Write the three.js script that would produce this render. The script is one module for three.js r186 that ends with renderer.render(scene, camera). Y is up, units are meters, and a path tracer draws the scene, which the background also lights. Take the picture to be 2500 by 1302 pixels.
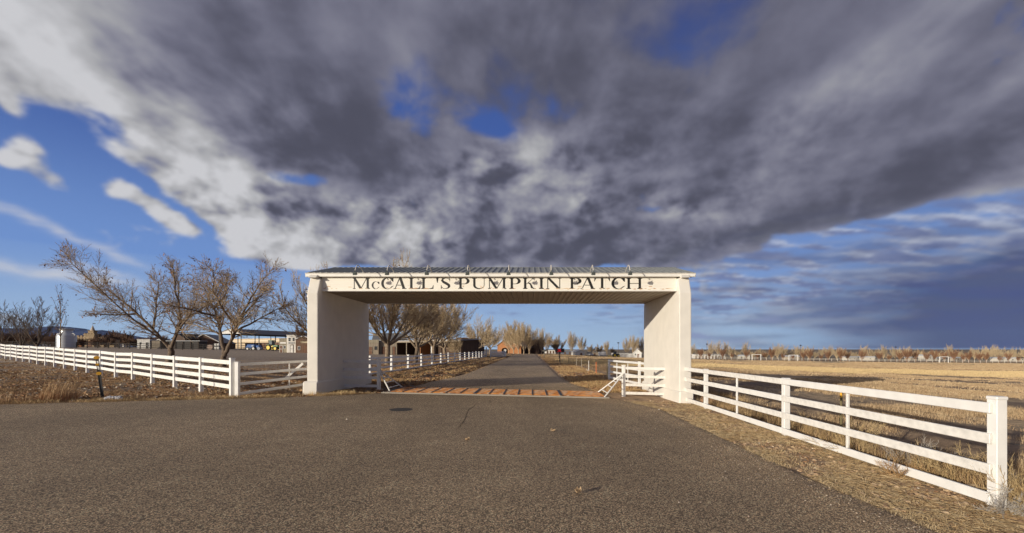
import * as THREE from 'three';
import { mergeGeometries } from 'three/addons/utils/BufferGeometryUtils.js';

// ------------------------------------------------------------------ camera, exposure, sun
const F = 1124, CX = 1297, CY = 853, EYE = 1.9;      // shifted lens of the photograph, in its pixels; the eye is 1.9 m up
const scene = new THREE.Scene();
const camera = new THREE.PerspectiveCamera(60.15, 2500 / 1302, 0.1, 30000);
camera.position.set(0, EYE, 0);
camera.lookAt(0, EYE, -10);
camera.setViewOffset(2500, 1302, -47, -202, 2500, 1302);
const renderer = new THREE.WebGLRenderer({ antialias: true });
renderer.toneMapping = THREE.LinearToneMapping;
renderer.toneMappingExposure = 1;
renderer.shadowMap.enabled = true;
const SUN_RAY = new THREE.Vector3(1.1, -0.25, -1.0).normalize();    // low sun behind the left shoulder
const sun = new THREE.DirectionalLight(new THREE.Color(1.0, 0.90, 0.735), 4.3);
sun.position.copy(SUN_RAY).multiplyScalar(-200);
sun.castShadow = true;
sun.shadow.mapSize.set(4096, 4096);
Object.assign(sun.shadow.camera, { left: -160, right: 160, top: 120, bottom: -120, near: 1, far: 600 });
scene.add(sun, sun.target);

// ------------------------------------------------------------------ numbers
function rng(seed) { let a = seed >>> 0; return () => { a = (a + 0x6D2B79F5) | 0; let t = Math.imul(a ^ (a >>> 15), 1 | a); t = (t + Math.imul(t ^ (t >>> 7), 61 | t)) ^ t; return ((t ^ (t >>> 14)) >>> 0) / 4294967296; }; }
const PERM = (() => { const r = rng(77), p = new Uint8Array(512), a = Array.from({ length: 256 }, (_, i) => i); for (let i = 255; i > 0; i--) { const j = Math.floor(r() * (i + 1)); [a[i], a[j]] = [a[j], a[i]]; } for (let i = 0; i < 512; i++) p[i] = a[i & 255]; return p; })();
const GX = new Float32Array(256), GY = new Float32Array(256);
for (let i = 0; i < 256; i++) { GX[i] = Math.cos(i / 256 * Math.PI * 2); GY[i] = Math.sin(i / 256 * Math.PI * 2); }
const mod = (a, n) => ((a % n) + n) % n;
function noise(x, y, per = 256) {                     // gradient noise in about -0.7..0.7, repeating every «per» cells
  const xi = Math.floor(x), yi = Math.floor(y), fx = x - xi, fy = y - yi;
  const x0 = mod(xi, per), x1 = mod(xi + 1, per), y0 = mod(yi, per), y1 = mod(yi + 1, per);
  const u = fx * fx * fx * (fx * (fx * 6 - 15) + 10), v = fy * fy * fy * (fy * (fy * 6 - 15) + 10);
  const g = (a, b, dx, dy) => { const h = PERM[PERM[a & 255] + (b & 255)]; return GX[h] * dx + GY[h] * dy; };
  const a = g(x0, y0, fx, fy), b = g(x1, y0, fx - 1, fy), c = g(x0, y1, fx, fy - 1), d = g(x1, y1, fx - 1, fy - 1);
  return a + (b - a) * u + (c - a) * v + (a - b - c + d) * u * v;
}
function fbm(x, y, oct = 4, per = 256, gain = 0.5) { let s = 0, a = 1, f = 1; for (let i = 0; i < oct; i++) { s += a * noise(x * f + i * 17.3 * (per === 256), y * f + i * 9.1 * (per === 256), Math.min(256, per * f)); a *= gain; f *= 2; } return s; }
const clamp = (x, a = 0, b = 1) => Math.min(b, Math.max(a, x));
const ss = (a, b, x) => { const t = clamp((x - a) / (b - a)); return t * t * (3 - 2 * t); };
const lerp = (a, b, t) => a + (b - a) * t;
const mix3 = (a, b, t) => [lerp(a[0], b[0], t), lerp(a[1], b[1], t), lerp(a[2], b[2], t)];
const lin = (r, g, b) => [r, g, b].map((c) => { c /= 255; return c <= 0.04045 ? c / 12.92 : Math.pow((c + 0.055) / 1.055, 2.4); });
const toS = (c) => { c = clamp(c); return 255 * (c <= 0.0031308 ? c * 12.92 : 1.055 * Math.pow(c, 1 / 2.4) - 0.055); };

// ------------------------------------------------------------------ sky: air and clouds, computed over all directions
// Clouds lie on a level sheet; a point of the sheet is (east, ahead) in cloud heights. The main deck is a street of cloud
// overhead that runs away from the camera, which is why its edges meet at the horizon.
{
  const W = 2048, H = 1024, data = new Float32Array(W * H * 4);
  const dirOf = (px, py) => { const u = (px - CX) / F, v = (CY - py) / F; return [Math.atan2(u, 1), Math.atan2(v, Math.hypot(u, 1))]; };
  // soft lumps of thicker or thinner cloud: azimuth, elevation, half sizes, turn, how much cloud, how much thickness
  const lumps = [
    // px, py, rx, ry, turn(deg), cloud, thick
    [1005, 195, 48, 75, 10, -0.55, -0.1], [1195, 315, 66, 24, 5, -0.55, -0.1], [700, 437, 85, 20, -4, -0.8, -0.2], [1330, 415, 45, 24, 20, -0.45, -0.3],
    [1640, 60, 110, 100, 12, -0.32, 0.1], [1900, 60, 160, 90, 40, -0.22, 0.1], [1600, 230, 110, 130, 0, -0.22, 0.2], [1050, 330, 120, 60, 0, -0.15, 0.25],
    [1240, 225, 60, 120, 0, -0.25, 0.15], [940, 460, 150, 22, 0, -0.22, 0.0], [990, 510, 40, 22, 0, -0.35, -0.4], [870, 580, 90, 22, 8, -0.2, 0.0],
    [1130, 90, 260, 130, 0, 0.05, 0.3], [1480, 220, 300, 150, 0, 0.1, 0.42], [760, 300, 190, 110, 12, 0.3, 0.75], [900, 380, 130, 50, 8, 0.2, 0.55], [560, 200, 150, 60, 30, 0.2, 0.1], [330, 60, 260, 60, 20, 0.2, -0.1], [230, 230, 260, 36, 34, 0.1, -0.25],
    [500, 360, 150, 45, 32, 0.15, -0.3], [90, 60, 160, 90, 20, 0.3, -0.5], [430, 430, 90, 26, 35, 0.1, -0.4], [570, 480, 90, 30, 30, 0.15, -0.35], [330, 430, 60, 18, 38, -0.45, 0], [450, 520, 60, 16, 34, -0.45, 0], [210, 360, 60, 24, 36, -0.3, 0],
    [2280, 420, 340, 60, -20, 0.35, 0.75], [2000, 520, 260, 45, -16, 0.35, 0.55], [1800, 590, 150, 35, -10, 0.3, 0.5], [1500, 600, 170, 40, 0, 0.3, 0.55],
    [1750, 420, 160, 60, -30, 0.15, 0.35], [2100, 200, 300, 45, -24, 0.1, -0.2], [1950, 260, 220, 40, -24, 0.1, -0.35], [2300, 60, 260, 30, -28, 0.1, -0.25], [1720, 180, 60, 70, 30, 0.1, -0.25],
    [1560, 330, 60, 60, -50, 0.15, -0.4], [1430, 390, 90, 60, -30, 0.1, -0.2], [1190, 400, 70, 45, 0, 0.3, -0.75], [1310, 372, 56, 46, 30, 0.25, -0.65], [1420, 460, 30, 40, 0, 0.2, -0.5], [1080, 440, 70, 40, 0, 0.2, -0.35],
    [860, 515, 40, 30, 0, 0.25, -0.7], [960, 530, 55, 32, 0, 0.25, -0.75], [1050, 600, 75, 30, 0, 0.25, -0.75], [640, 590, 110, 34, 16, 0.6, -0.55], [700, 610, 60, 30, 0, 0.3, -0.3], [900, 625, 110, 24, 0, 0.4, -0.5], [780, 610, 40, 22, 0, 0.3, -0.4],
    [1660, 500, 40, 30, 0, 0.1, -0.35], [1700, 520, 50, 24, 0, 0.1, -0.3], [1780, 430, 50, 30, 0, 0.1, -0.3], [1200, 540, 120, 50, 0, 0.3, 0.05], [1300, 620, 220, 40, 0, 0.35, 0.3],
    [1610, 625, 14, 10, 0, -0.5, -0.3], [1850, 548, 20, 12, 0, -0.35, -0.4],
    // loose puffs to the left
    [80, 395, 58, 36, 34, 0.72, -0.3], [165, 458, 62, 30, 24, 0.72, -0.3], [55, 350, 44, 24, 10, 0.6, -0.4], [288, 468, 38, 23, 10, 0.74, -0.5], [385, 514, 48, 22, 30, 0.76, -0.5], [447, 552, 40, 17, 15, 0.76, -0.5], [5, 385, 30, 24, 0, 0.8, -0.2], [20, 260, 26, 40, -30, 0.6, -0.3], [250, 270, 60, 30, 30, -0.5, 0],
  ].map(([px, py, rx, ry, turn, c, t]) => { const [a, e] = dirOf(px, py), k = Math.cos(a) * Math.cos(a); return { a, e, rx: rx / F * (k * 0.8 + 0.2), ry: ry / F * Math.cos(a), cs: Math.cos(turn * Math.PI / 180), sn: Math.sin(turn * Math.PI / 180), c, t }; });
  const blue0 = lin(160, 186, 214), blue1 = lin(112, 146, 204), blue2 = lin(68, 96, 162), blue3 = lin(54, 66, 118);
  const sunDir = SUN_RAY.clone().negate();
  for (let j = 0; j < H; j++) {
    const el = ((j + 0.5) / H - 0.5) * Math.PI, ce = Math.cos(el), se = Math.sin(el);
    for (let i = 0; i < W; i++) {
      const phi = ((i + 0.5) / W - 0.5) * 2 * Math.PI, x = Math.cos(phi) * ce, z = Math.sin(phi) * ce, y = se, o = (j * W + i) * 4;
      const e = Math.max(el, 0), deg = e * 57.2958, ahead = -z, az = Math.atan2(x, -z);
      // clear air
      let c = deg < 9 ? mix3(blue0, blue1, ss(0, 11, deg)) : blue1;
      c = mix3(c, blue2, ss(8, 24, deg)); c = mix3(c, blue3, ss(22, 42, deg));
      const cosSun = x * sunDir.x + y * sunDir.y + z * sunDir.z;
      const aur = Math.pow(Math.max(0, cosSun), 10) * 2.1 + Math.pow(Math.max(0, cosSun), 3) * 0.22;
      c = [c[0] + aur, c[1] + aur * 0.86, c[2] + aur * 0.66];
      // the cloud sheet
      const iy = 1 / Math.max(y, 0.035), sx = x * iy, sz = ahead * iy;
      const far = ss(0.10, 0.2, y);                                     // near the horizon the sheet is seen edge on
      let cover = -0.9, thick = 0;
      if (el > -0.03) {
        const R = Math.hypot(sx, sz), shrink = 2.6 * Math.log(1 + R / 1.7) / R, nx = sx * shrink, nz = sz * shrink;
        const wob = fbm(sx * 0.55 + 3.1, sz * 0.3 + 1.7, 3);
        const leftEdge = -1.98 - 0.37 * Math.max(0, sz - 2.2);
        const rightEdge = 2.35 + 0.75 * clamp(4 - sz, 0, 1.4) - 0.32 * Math.max(0, sz - 4);
        const street = ss(leftEdge - 0.5, leftEdge + 0.45, sx + wob * 0.4) * (1 - ss(rightEdge - 0.8, rightEdge + 0.65, sx + wob * 0.6)) * (1 - ss(5.2, 6.4, sz + wob * 1.0)) * (1 - ss(14, 20, -sz));
        cover = -0.55 + 1.25 * street;
        thick = street * 0.5 * (1 - 0.8 * ss(leftEdge + 1.2, leftEdge + 0.1, sx));
        // the right of the street lets through a layer of small high rolls
        const rolls = ss(1.2, 2.4, sx) * (1 - street), rollTone = fbm(nx * 2.2 + 9, nz * 5.5 + 4, 5), rollTone2 = fbm(nx * 3.1 + 29, nz * 8 + 14, 4);
        c = mix3(c, mix3(mix3(lin(112, 124, 164), lin(184, 192, 212), ss(-0.25, 0.4, rollTone2 - rollTone * 0.4)), lin(84, 90, 116), 0.85 * ss(0.85, 1.5, az)), rolls * ss(-0.16, 0.24, rollTone + 0.10 * ss(0.5, 0.8, az)) * 0.92 * ss(0.03, 0.1, y));
        // storm bank low on the right
        let lc = 0, lt = 0;
        for (const L of lumps) {
          const da = (az - L.a) * Math.cos(L.e), de = el - L.e;
          if (Math.abs(da) > 0.6 || Math.abs(de) > 0.4) continue;
          const p = (da * L.cs - de * L.sn) / L.rx, q = (da * L.sn + de * L.cs) / L.ry, d2 = p * p + q * q;
          if (d2 < 9) { const w = Math.exp(-d2 * 0.8); lc += L.c * w; lt += L.t * w; }
        }
        // long soft streaks along the street and small billows
        const streak = fbm(nx * 1.6 + 40, nz * 0.45 + 11, 3), soft = fbm(nx * 1.1 + 5, nz * 0.8 + 8, 4);
        const wx = fbm(nx * 2.0 + 70, nz * 1.6, 2) * 0.14;
        const low = ss(26, 13, deg), pa = az * 6.4 + wx, pe = e * 9.5 + wx * 0.7;   // low clouds show their sides and round heads
        const heap = (da, de) => lerp(fbm((nx + da * 2) * 2.3 + wx + 20, (nz + da * 2) * 1.9 + wx + 60, 6, 256, 0.57), low > 0 ? fbm(pa + da * 3 + 90, pe + de * 3 + 30, 6, 256, 0.57) : 0, low);
        const det = heap(0, 0), det2 = heap(-0.045, 0.05);
        const fine = lerp(1, 0.3, ss(16, 30, deg)) * lerp(0.45, 1, ss(0.75, 0.1, az + 0.05));
        const billow = (det - det2) * fine;                             // brighter on the side turned to the sun
        cover += lc + soft * 0.34 + det * lerp(lerp(0.9, 0.25, ss(26, 33, deg)), 0.9, fine);
        thick += lt + soft * 0.13 + streak * lerp(0.07, 0.34, ss(0.1, 0.6, az)) + det * 0.10 * fine;
        const op = ss(-0.08, lerp(0.30, 0.62, ss(16, 26, deg) * ss(0.55, 0.1, Math.abs(az - 0.05))), cover) * ss(0.0, 0.09, y) * 0.985;
        const edge = (1 - ss(0.1, 0.8, cover)) * (1 - 0.9 * ss(14, 24, deg) * ss(-0.35, -0.1, az));
        const day = ss(leftEdge + 1.7, leftEdge + 0.1, sx);             // the near side of the street, lit under its edge
        const lum = clamp(0.225 - 0.132 * ss(0.0, 1.2, thick) + 0.22 * ss(0.2, -0.6, thick) * ss(0.15, 0.6, cover) + 0.07 * edge + 0.17 * day * (1 - ss(-0.1, 0.8, thick)) + billow * (0.62 - 0.36 * ss(0.15, 0.8, thick)) + 0.03 * det, -0.1, 0.6);
        const tone = 0.5 * (lum + 0.078 + Math.sqrt((lum - 0.078) * (lum - 0.078) + 0.0014));
        const grey = mix3([0.96, 0.965, 1.33], [1.0, 1.0, 1.04], ss(0.1, 0.42, tone)).map((g) => g * tone);
        c = mix3(c, grey, op);
        // flat bars and a dark bank of far cloud over the right half of the horizon
        const bars = fbm(az * 5 + 3, deg * 0.55 + 2, 5), bars2 = fbm(az * 9 + 13, deg * 0.9 + 7, 4);
        const right = ss(0.06, 0.62, az);
        const bank = right * (1 - ss(7, 16, deg)) * ss(0.0, 1.0, 0.62 + bars * 0.9);
        c = mix3(c, mix3([0.30, 0.32, 0.40], [0.12, 0.14, 0.24], ss(-0.35, 0.4, bars2 + bars * 0.5)), clamp(bank * 0.95) * 0.85);
        const storm = ss(0.40, 0.80, az) * (1 - ss(4.2, 9.5, deg + bars * 4 - (az - 0.6) * 6));
        c = mix3(c, mix3(lin(84, 100, 146), lin(56, 64, 106), ss(0.4, 0.75, az)).map((g) => g * (1 + 0.55 * clamp(bars2 * ss(1.5, 4, deg), -0.4, 1))), clamp(storm) * 0.92);
        const thin = ss(0.02, 0.12, az) * (1 - ss(0.42, 0.6, az)) * ss(0.22, 0.5, bars) * ss(0.4, 1.5, deg) * (1 - ss(3.4, 4.4, deg));
        c = mix3(c, lin(140, 150, 186), thin * 0.75);
        // streaks of ice cloud low on the left
        const bar = (pa, pe, len, wid, tilt) => { const d = az - pa, t = (el - pe - d * tilt - fbm(az * 20, el * 40, 3) * 0.008) / wid; return Math.exp(-t * t) * ss(len, len * 0.4, Math.abs(d)) * (0.75 + 0.6 * fbm(az * 28, el * 160, 3)); };
        const ci = clamp(bar(-0.80, 0.178, 0.14, 0.007, -0.40) * 0.55 + bar(-0.80, 0.113, 0.13, 0.009, -0.06) * 0.75 + bar(-0.76, 0.126, 0.06, 0.004, -0.1) * 0.5 + bar(-0.855, 0.044, 0.03, 0.006, -0.1) * 0.6);
        c = mix3(c, [0.62, 0.62, 0.64], ci);
        const wisp = clamp(bar(-0.05, 0.083, 0.06, 0.007, 0) * 1.2) * ss(-0.05, 0.3, bars2 + 0.15);
        c = mix3(c, lin(118, 130, 172), wisp * 0.8);
        const puff = clamp(bar(-0.02, 0.048, 0.03, 0.006, 0)) * ss(-0.1, 0.3, bars2 + 0.1);
        c = mix3(c, lin(178, 186, 208), puff * 0.8);
      }
      data[o] = c[0]; data[o + 1] = c[1]; data[o + 2] = c[2]; data[o + 3] = 1;
    }
  }
  const sky = new THREE.DataTexture(data, W, H, THREE.RGBAFormat, THREE.FloatType);
  sky.mapping = THREE.EquirectangularReflectionMapping;
  sky.magFilter = sky.minFilter = THREE.LinearFilter;
  sky.needsUpdate = true;
  scene.background = sky;
  scene.environment = sky;
}

// ------------------------------------------------------------------ things, parts, shapes
const taken = new Map();
function numbered(name) { const n = taken.get(name) ?? 0; taken.set(name, n + 1); return n ? `${name}_${String(n).padStart(3, '0')}` : name; }
function tag(o, label, category, group) { o.userData = { ...o.userData, label, category }; if (group) o.userData.group = group; return o; }
function thing(name, label, category, [x, y, z], turn = 0, group) {
  const o = new THREE.Group(); o.name = numbered(name); o.position.set(x, y, z); o.rotation.y = turn;
  tag(o, label, category, group); scene.add(o); return o;
}
function copy(o, label, [x, y, z], turn = 0, size = 1, group) {
  const c = o.clone(); c.name = numbered(o.name.replace(/_\d+$/, '')); c.userData = { ...o.userData, label }; if (group) c.userData.group = group;
  c.position.set(x, y, z); c.rotation.y = turn; if (Array.isArray(size)) c.scale.set(...size); else c.scale.setScalar(size); scene.add(c); return c;
}
function part(name, geo, mat, parent) { const m = new THREE.Mesh(geo, mat); m.name = name; m.castShadow = m.receiveShadow = true; parent.add(m); return m; }
function struct(name, geo, mat, kind = 'structure', label, category) { const m = part(numbered(name), geo, mat, scene); m.userData.kind = kind; if (label) tag(m, label, category); return m; }

class Shape3 {                                          // collects triangles
  constructor() { this.p = []; this.n = []; this.c = null; }
  tri(a, b, c, na, nb, nc) {
    if (!na) { const u = [b[0] - a[0], b[1] - a[1], b[2] - a[2]], v = [c[0] - a[0], c[1] - a[1], c[2] - a[2]]; const n = [u[1] * v[2] - u[2] * v[1], u[2] * v[0] - u[0] * v[2], u[0] * v[1] - u[1] * v[0]], l = Math.hypot(...n) || 1; na = nb = nc = [n[0] / l, n[1] / l, n[2] / l]; }
    this.p.push(...a, ...b, ...c); this.n.push(...na, ...nb, ...nc);
  }
  quad(a, b, c, d) { this.tri(a, b, c); this.tri(a, c, d); }
  tube(pts, radii, k, tip = true) {                      // a tapering limb through points
    let prev = null, pn = null, ref = [0.31, 0.2, 0.93];
    for (let i = 0; i < pts.length; i++) {
      const a = pts[Math.max(0, i - 1)], b = pts[Math.min(pts.length - 1, i + 1)];
      let d = [b[0] - a[0], b[1] - a[1], b[2] - a[2]]; const l = Math.hypot(...d) || 1; d = d.map((x) => x / l);
      let u = [d[1] * ref[2] - d[2] * ref[1], d[2] * ref[0] - d[0] * ref[2], d[0] * ref[1] - d[1] * ref[0]]; const lu = Math.hypot(...u) || 1; u = u.map((x) => x / lu);
      const v = [d[1] * u[2] - d[2] * u[1], d[2] * u[0] - d[0] * u[2], d[0] * u[1] - d[1] * u[0]];
      const ring = [], rn = [];
      for (let j = 0; j < k; j++) { const t = j / k * Math.PI * 2, cs = Math.cos(t), sn = Math.sin(t), n = [u[0] * cs + v[0] * sn, u[1] * cs + v[1] * sn, u[2] * cs + v[2] * sn]; rn.push(n); ring.push([pts[i][0] + n[0] * radii[i], pts[i][1] + n[1] * radii[i], pts[i][2] + n[2] * radii[i]]); }
      if (prev) for (let j = 0; j < k; j++) { const j2 = (j + 1) % k; this.tri(prev[j], prev[j2], ring[j2], pn[j], pn[j2], rn[j2]); this.tri(prev[j], ring[j2], ring[j], pn[j], rn[j2], rn[j]); }
      prev = ring; pn = rn;
    }
  }
  build(uvs = true) {
    const g = new THREE.BufferGeometry();
    g.setAttribute('position', new THREE.Float32BufferAttribute(this.p, 3)); g.setAttribute('normal', new THREE.Float32BufferAttribute(this.n, 3));
    if (uvs) boxUV(g);
    return g;
  }
}
function boxUV(g) {                                     // uv in metres, laid on along the main direction of each face
  const p = g.attributes.position, n = g.attributes.normal, uv = new Float32Array(p.count * 2);
  for (let i = 0; i < p.count; i++) {
    const ax = Math.abs(n.getX(i)), ay = Math.abs(n.getY(i)), az = Math.abs(n.getZ(i));
    if (ay >= ax && ay >= az) { uv[2 * i] = p.getX(i); uv[2 * i + 1] = p.getZ(i); } else if (ax >= az) { uv[2 * i] = p.getZ(i); uv[2 * i + 1] = p.getY(i); } else { uv[2 * i] = p.getX(i); uv[2 * i + 1] = p.getY(i); }
  }
  g.setAttribute('uv', new THREE.BufferAttribute(uv, 2)); return g;
}
const boxes = new Map();
function cbox(sx, sy, sz, c = 0.006) {                   // a box with chamfered edges, 44 triangles, shared between alike pieces
  const key = [sx, sy, sz, c].map((v) => v.toFixed(4)).join();
  if (boxes.has(key)) return boxes.get(key);
  const s = new Shape3(), h = [sx / 2, sy / 2, sz / 2]; c = Math.min(c, ...h.map((v) => v * 0.45));
  const V = (sg, a) => [0, 1, 2].map((k) => sg[k] * (k === a ? h[k] : h[k] - c));
  const face = (pts) => { const [a, b, d] = pts, m = pts.reduce((q, r) => [q[0] + r[0], q[1] + r[1], q[2] + r[2]], [0, 0, 0]); const u = [b[0] - a[0], b[1] - a[1], b[2] - a[2]], v = [d[0] - a[0], d[1] - a[1], d[2] - a[2]]; const n = [u[1] * v[2] - u[2] * v[1], u[2] * v[0] - u[0] * v[2], u[0] * v[1] - u[1] * v[0]]; if (n[0] * m[0] + n[1] * m[1] + n[2] * m[2] < 0) pts = pts.slice().reverse(); pts.length === 4 ? s.quad(...pts) : s.tri(...pts); };
  for (let a = 0; a < 3; a++) for (const sg of [-1, 1]) { const b = (a + 1) % 3, d = (a + 2) % 3, mk = (i, j) => { const q = [0, 0, 0]; q[a] = sg; q[b] = i; q[d] = j; return V(q, a); }; face([mk(-1, -1), mk(1, -1), mk(1, 1), mk(-1, 1)]); }
  for (let a = 0; a < 3; a++) { const b = (a + 1) % 3, d = (a + 2) % 3; for (const i of [-1, 1]) for (const j of [-1, 1]) { const q = [0, 0, 0], r = [0, 0, 0]; q[a] = r[a] = i; q[b] = r[b] = j; q[d] = -1; r[d] = 1; face([V(q, a), V(r, a), V(r, b), V(q, b)]); } }
  for (const i of [-1, 1]) for (const j of [-1, 1]) for (const k of [-1, 1]) face([V([i, j, k], 0), V([i, j, k], 1), V([i, j, k], 2)]);
  const g = s.build(); boxes.set(key, g); return g;
}
function put(g, x = 0, y = 0, z = 0, rx = 0, ry = 0, rz = 0) { return g.clone().applyMatrix4(new THREE.Matrix4().compose(new THREE.Vector3(x, y, z), new THREE.Quaternion().setFromEuler(new THREE.Euler(rx, ry, rz)), new THREE.Vector3(1, 1, 1))); }
const bx = (sx, sy, sz, x, y, z, c = 0.01, ry = 0) => put(cbox(sx, sy, sz, c), x, y, z, 0, ry, 0);
const cyl = (r0, r1, h, x, y, z, k = 14, rx = 0, rz = 0) => put(new THREE.CylinderGeometry(r0, r1, h, k).toNonIndexed(), x, y, z, rx, 0, rz);
const join = (list) => mergeGeometries(list.map((g) => { const q = g.index ? g.toNonIndexed() : g; for (const k of Object.keys(q.attributes)) if (!['position', 'normal', 'uv'].includes(k)) q.deleteAttribute(k); return q; }));
function beam(name, p, q, w, h, mat, parent, c = 0.006) {   // a board or bar from p to q, w wide and h high, as a part of its own
  if (mat === M.white && hash2(Math.round(p[0] * 50), Math.round(p[2] * 50 + p[1] * 90), 1) % 3 === 0) mat = M.whiteWorn;
  const m = part(name, cbox(w, h, Math.hypot(q[0] - p[0], q[1] - p[1], q[2] - p[2]), c), mat, parent);
  m.position.set((p[0] + q[0]) / 2, (p[1] + q[1]) / 2, (p[2] + q[2]) / 2);
  const z = new THREE.Vector3(q[0] - p[0], q[1] - p[1], q[2] - p[2]).normalize(), x = new THREE.Vector3(0, 1, 0).cross(z); if (x.length() < 0.01) x.set(1, 0, 0); x.normalize();
  m.quaternion.setFromRotationMatrix(new THREE.Matrix4().makeBasis(x, new THREE.Vector3().crossVectors(z, x), z));
  return m;
}
function prism(poly, depth, bevel = 0) {                // a polygon in (x, y) drawn out along z, centred
  const s = new THREE.Shape(poly.map(([x, y]) => new THREE.Vector2(x, y)));
  const g = new THREE.ExtrudeGeometry(s, { depth: depth - 2 * bevel, bevelEnabled: bevel > 0, bevelSize: bevel, bevelThickness: bevel, bevelOffset: -bevel, bevelSegments: 2, steps: 1 });
  g.translate(0, 0, -(depth - 2 * bevel) / 2); const q = g.index ? g.toNonIndexed() : g; return boxUV(q);
}

// ------------------------------------------------------------------ where things stand
const at = (px, Z) => (px - CX) / F * Z;               // east of the eye, for a bearing of the photograph and a distance ahead
const up = (py, Z) => EYE + (CY - py) / F * Z;
const apronLeft = [[-60, -10], [-30, 5], [-14.8, 12.8], [-10.7, 14.9], [-8.2, 16.2], [-5.9, 18.2]];   // edge of the asphalt, (x, Z ahead)
function leftEdgeX(Z) { for (let i = 0; i < apronLeft.length - 1; i++) { const [x0, z0] = apronLeft[i], [x1, z1] = apronLeft[i + 1]; if (Z <= z1 || i === apronLeft.length - 2) return lerp(x0, x1, (Z - z0) / (z1 - z0)); } }
const rightEdgeX = (Z) => Z < 15 ? 4.2 + 0.16 * ss(7.5, 4.6, Z) : lerp(4.2, 3.2, clamp((Z - 15) / 3.4));
const roadL = (Z) => -4.6 - 0.9 * ss(34, 21, Z) - 0.006 * (Z - 30) * (Z > 30), roadR = (Z) => 1.9 + 0.9 * ss(30, 21, Z) - 0.004 * (Z - 30) * (Z > 30);
const isPaved = (x, Z) => (Z < 18.4 && x > leftEdgeX(Z) && x < rightEdgeX(Z)) || (Z >= 18.4 && Z < 20.9 && x > -5.9 && x < 3.05) || (Z >= 20.9 && Z < 186 && x > roadL(Z) && x < roadR(Z));
function groundY(x, z) {                                // the land tips down to the right
  const Z = -z, r = Math.hypot(x, Z);
  let h = -0.023 * 190 * Math.tanh(x / 190) * Math.exp(-Math.pow(r / 900, 2));
  if (x > 0) h += 0.02 * ss(4.35, 5.8, x) * ss(1, 3, Z) * (1 - ss(15.5, 18, Z));
  if (x > 5.9) h -= 0.34 * ss(6.2, 7.2, x) * (1 - ss(8.6, 11.5, x)) * ss(2, 4.5, Z) * (1 - ss(16, 22, Z)) + 0.55 * ss(12, 70, x) + 0.5 * ss(80, 190, Z) * ss(6, 30, x);
  const rough = Math.max(ss(4.6, 6, x), ss(leftEdgeX(Math.min(Z, 18)) - 0.6, leftEdgeX(Math.min(Z, 18)) - 2.2, x) * (Z < 20 ? 1 : 0), Z > 20 ? Math.max(ss(-5.9, -7, x), ss(3, 4.5, x)) : 0) * (1 - ss(120, 250, r)) * (1 - 0.75 * ss(1.3, 0.3, Math.abs(x - 5.9)) * (Z < 18 ? 1 : 0));
  return h + rough * (0.07 * noise(x * 0.45, z * 0.45) + 0.035 * noise(x * 1.3 + 40, z * 1.3));
}
const onGround = (px, Z) => { const x = at(px, Z); return [x, groundY(x, -Z), -Z]; };

// ------------------------------------------------------------------ materials
function texture(size, metres, fn, srgb = true) {       // fn(u, v in 0..1) gives linear colour or a grey
  const d = new Uint8Array(size * size * 4);
  for (let y = 0; y < size; y++) for (let x = 0; x < size; x++) { const v = fn(x / size, y / size), o = (y * size + x) * 4; for (let k = 0; k < 3; k++) d[o + k] = srgb ? toS(v[k]) : clamp(v[k] ?? v) * 255; d[o + 3] = 255; }
  const t = new THREE.DataTexture(d, size, size); if (srgb) t.colorSpace = THREE.SRGBColorSpace;
  t.wrapS = t.wrapT = THREE.RepeatWrapping; t.magFilter = THREE.LinearFilter; t.minFilter = THREE.LinearMipmapLinearFilter; t.repeat.set(1 / metres, 1 / metres); t.needsUpdate = true; return t;
}
const std = (color, roughness = 0.8, extra = {}) => { const m = new THREE.MeshStandardMaterial({ roughness, ...extra }); if (color) m.color.setRGB(...color); return m; };
function hash2(x, y, s) { let h = Math.imul(x + 1, 0x27d4eb2d) ^ Math.imul(y + 7, 0x165667b1) ^ Math.imul(s + 3, 0x9e3779b1); h = Math.imul(h ^ (h >>> 15), 0x85ebca6b); h = Math.imul(h ^ (h >>> 13), 0xc2b2ae35); return (h ^ (h >>> 16)) >>> 0; }
function worley(u, v, n, seed = 0) {                     // distance to the nearest stone, to the border between stones, and which stone
  const x = u * n, y = v * n, xi = Math.floor(x), yi = Math.floor(y); let a = 9, b = 9, id = 0;
  for (let j = -1; j <= 1; j++) for (let i = -1; i <= 1; i++) {
    const cx = mod(xi + i, n), cy = mod(yi + j, n), h = hash2(cx, cy, seed), px = xi + i + ((h & 1023) / 1023) * 0.9 + 0.05, py = yi + j + (((h >>> 10) & 1023) / 1023) * 0.9 + 0.05, d = Math.hypot(px - x, py - y);
    if (d < a) { b = a; a = d; id = (h >>> 20) & 255; } else if (d < b) b = d;
  }
  return [a, b - a, id / 255];
}
const mottled = (size, metres, base, amount, cells, seed = 0) => texture(size, metres, (u, v) => { const t = fbm(u * cells + seed * 3.7 % 1 * 0, v * cells, 5, cells), s = 1 + amount * t * 1.6 + amount * 0.5 * noise(u * 128 + seed, v * 128, 128); return base.map((c) => c * s); });
const stuccoBump = texture(512, 1.2, (u, v) => { const t = 0.5 + 0.35 * fbm(u * 24, v * 24, 4, 24); return [t, t, t]; }, false);
const M = {};
M.stucco = std(null, 0.92, { map: mottled(512, 3.1, [0.71, 0.675, 0.615], 0.04, 6), bumpMap: stuccoBump, bumpScale: 0.004 });
M.white = std(null, 0.5, { map: mottled(256, 1.7, [0.79, 0.775, 0.745], 0.085, 5, 3) });
M.whiteWorn = std(null, 0.55, { map: mottled(256, 0.9, [0.75, 0.725, 0.68], 0.13, 7, 13) });
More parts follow.
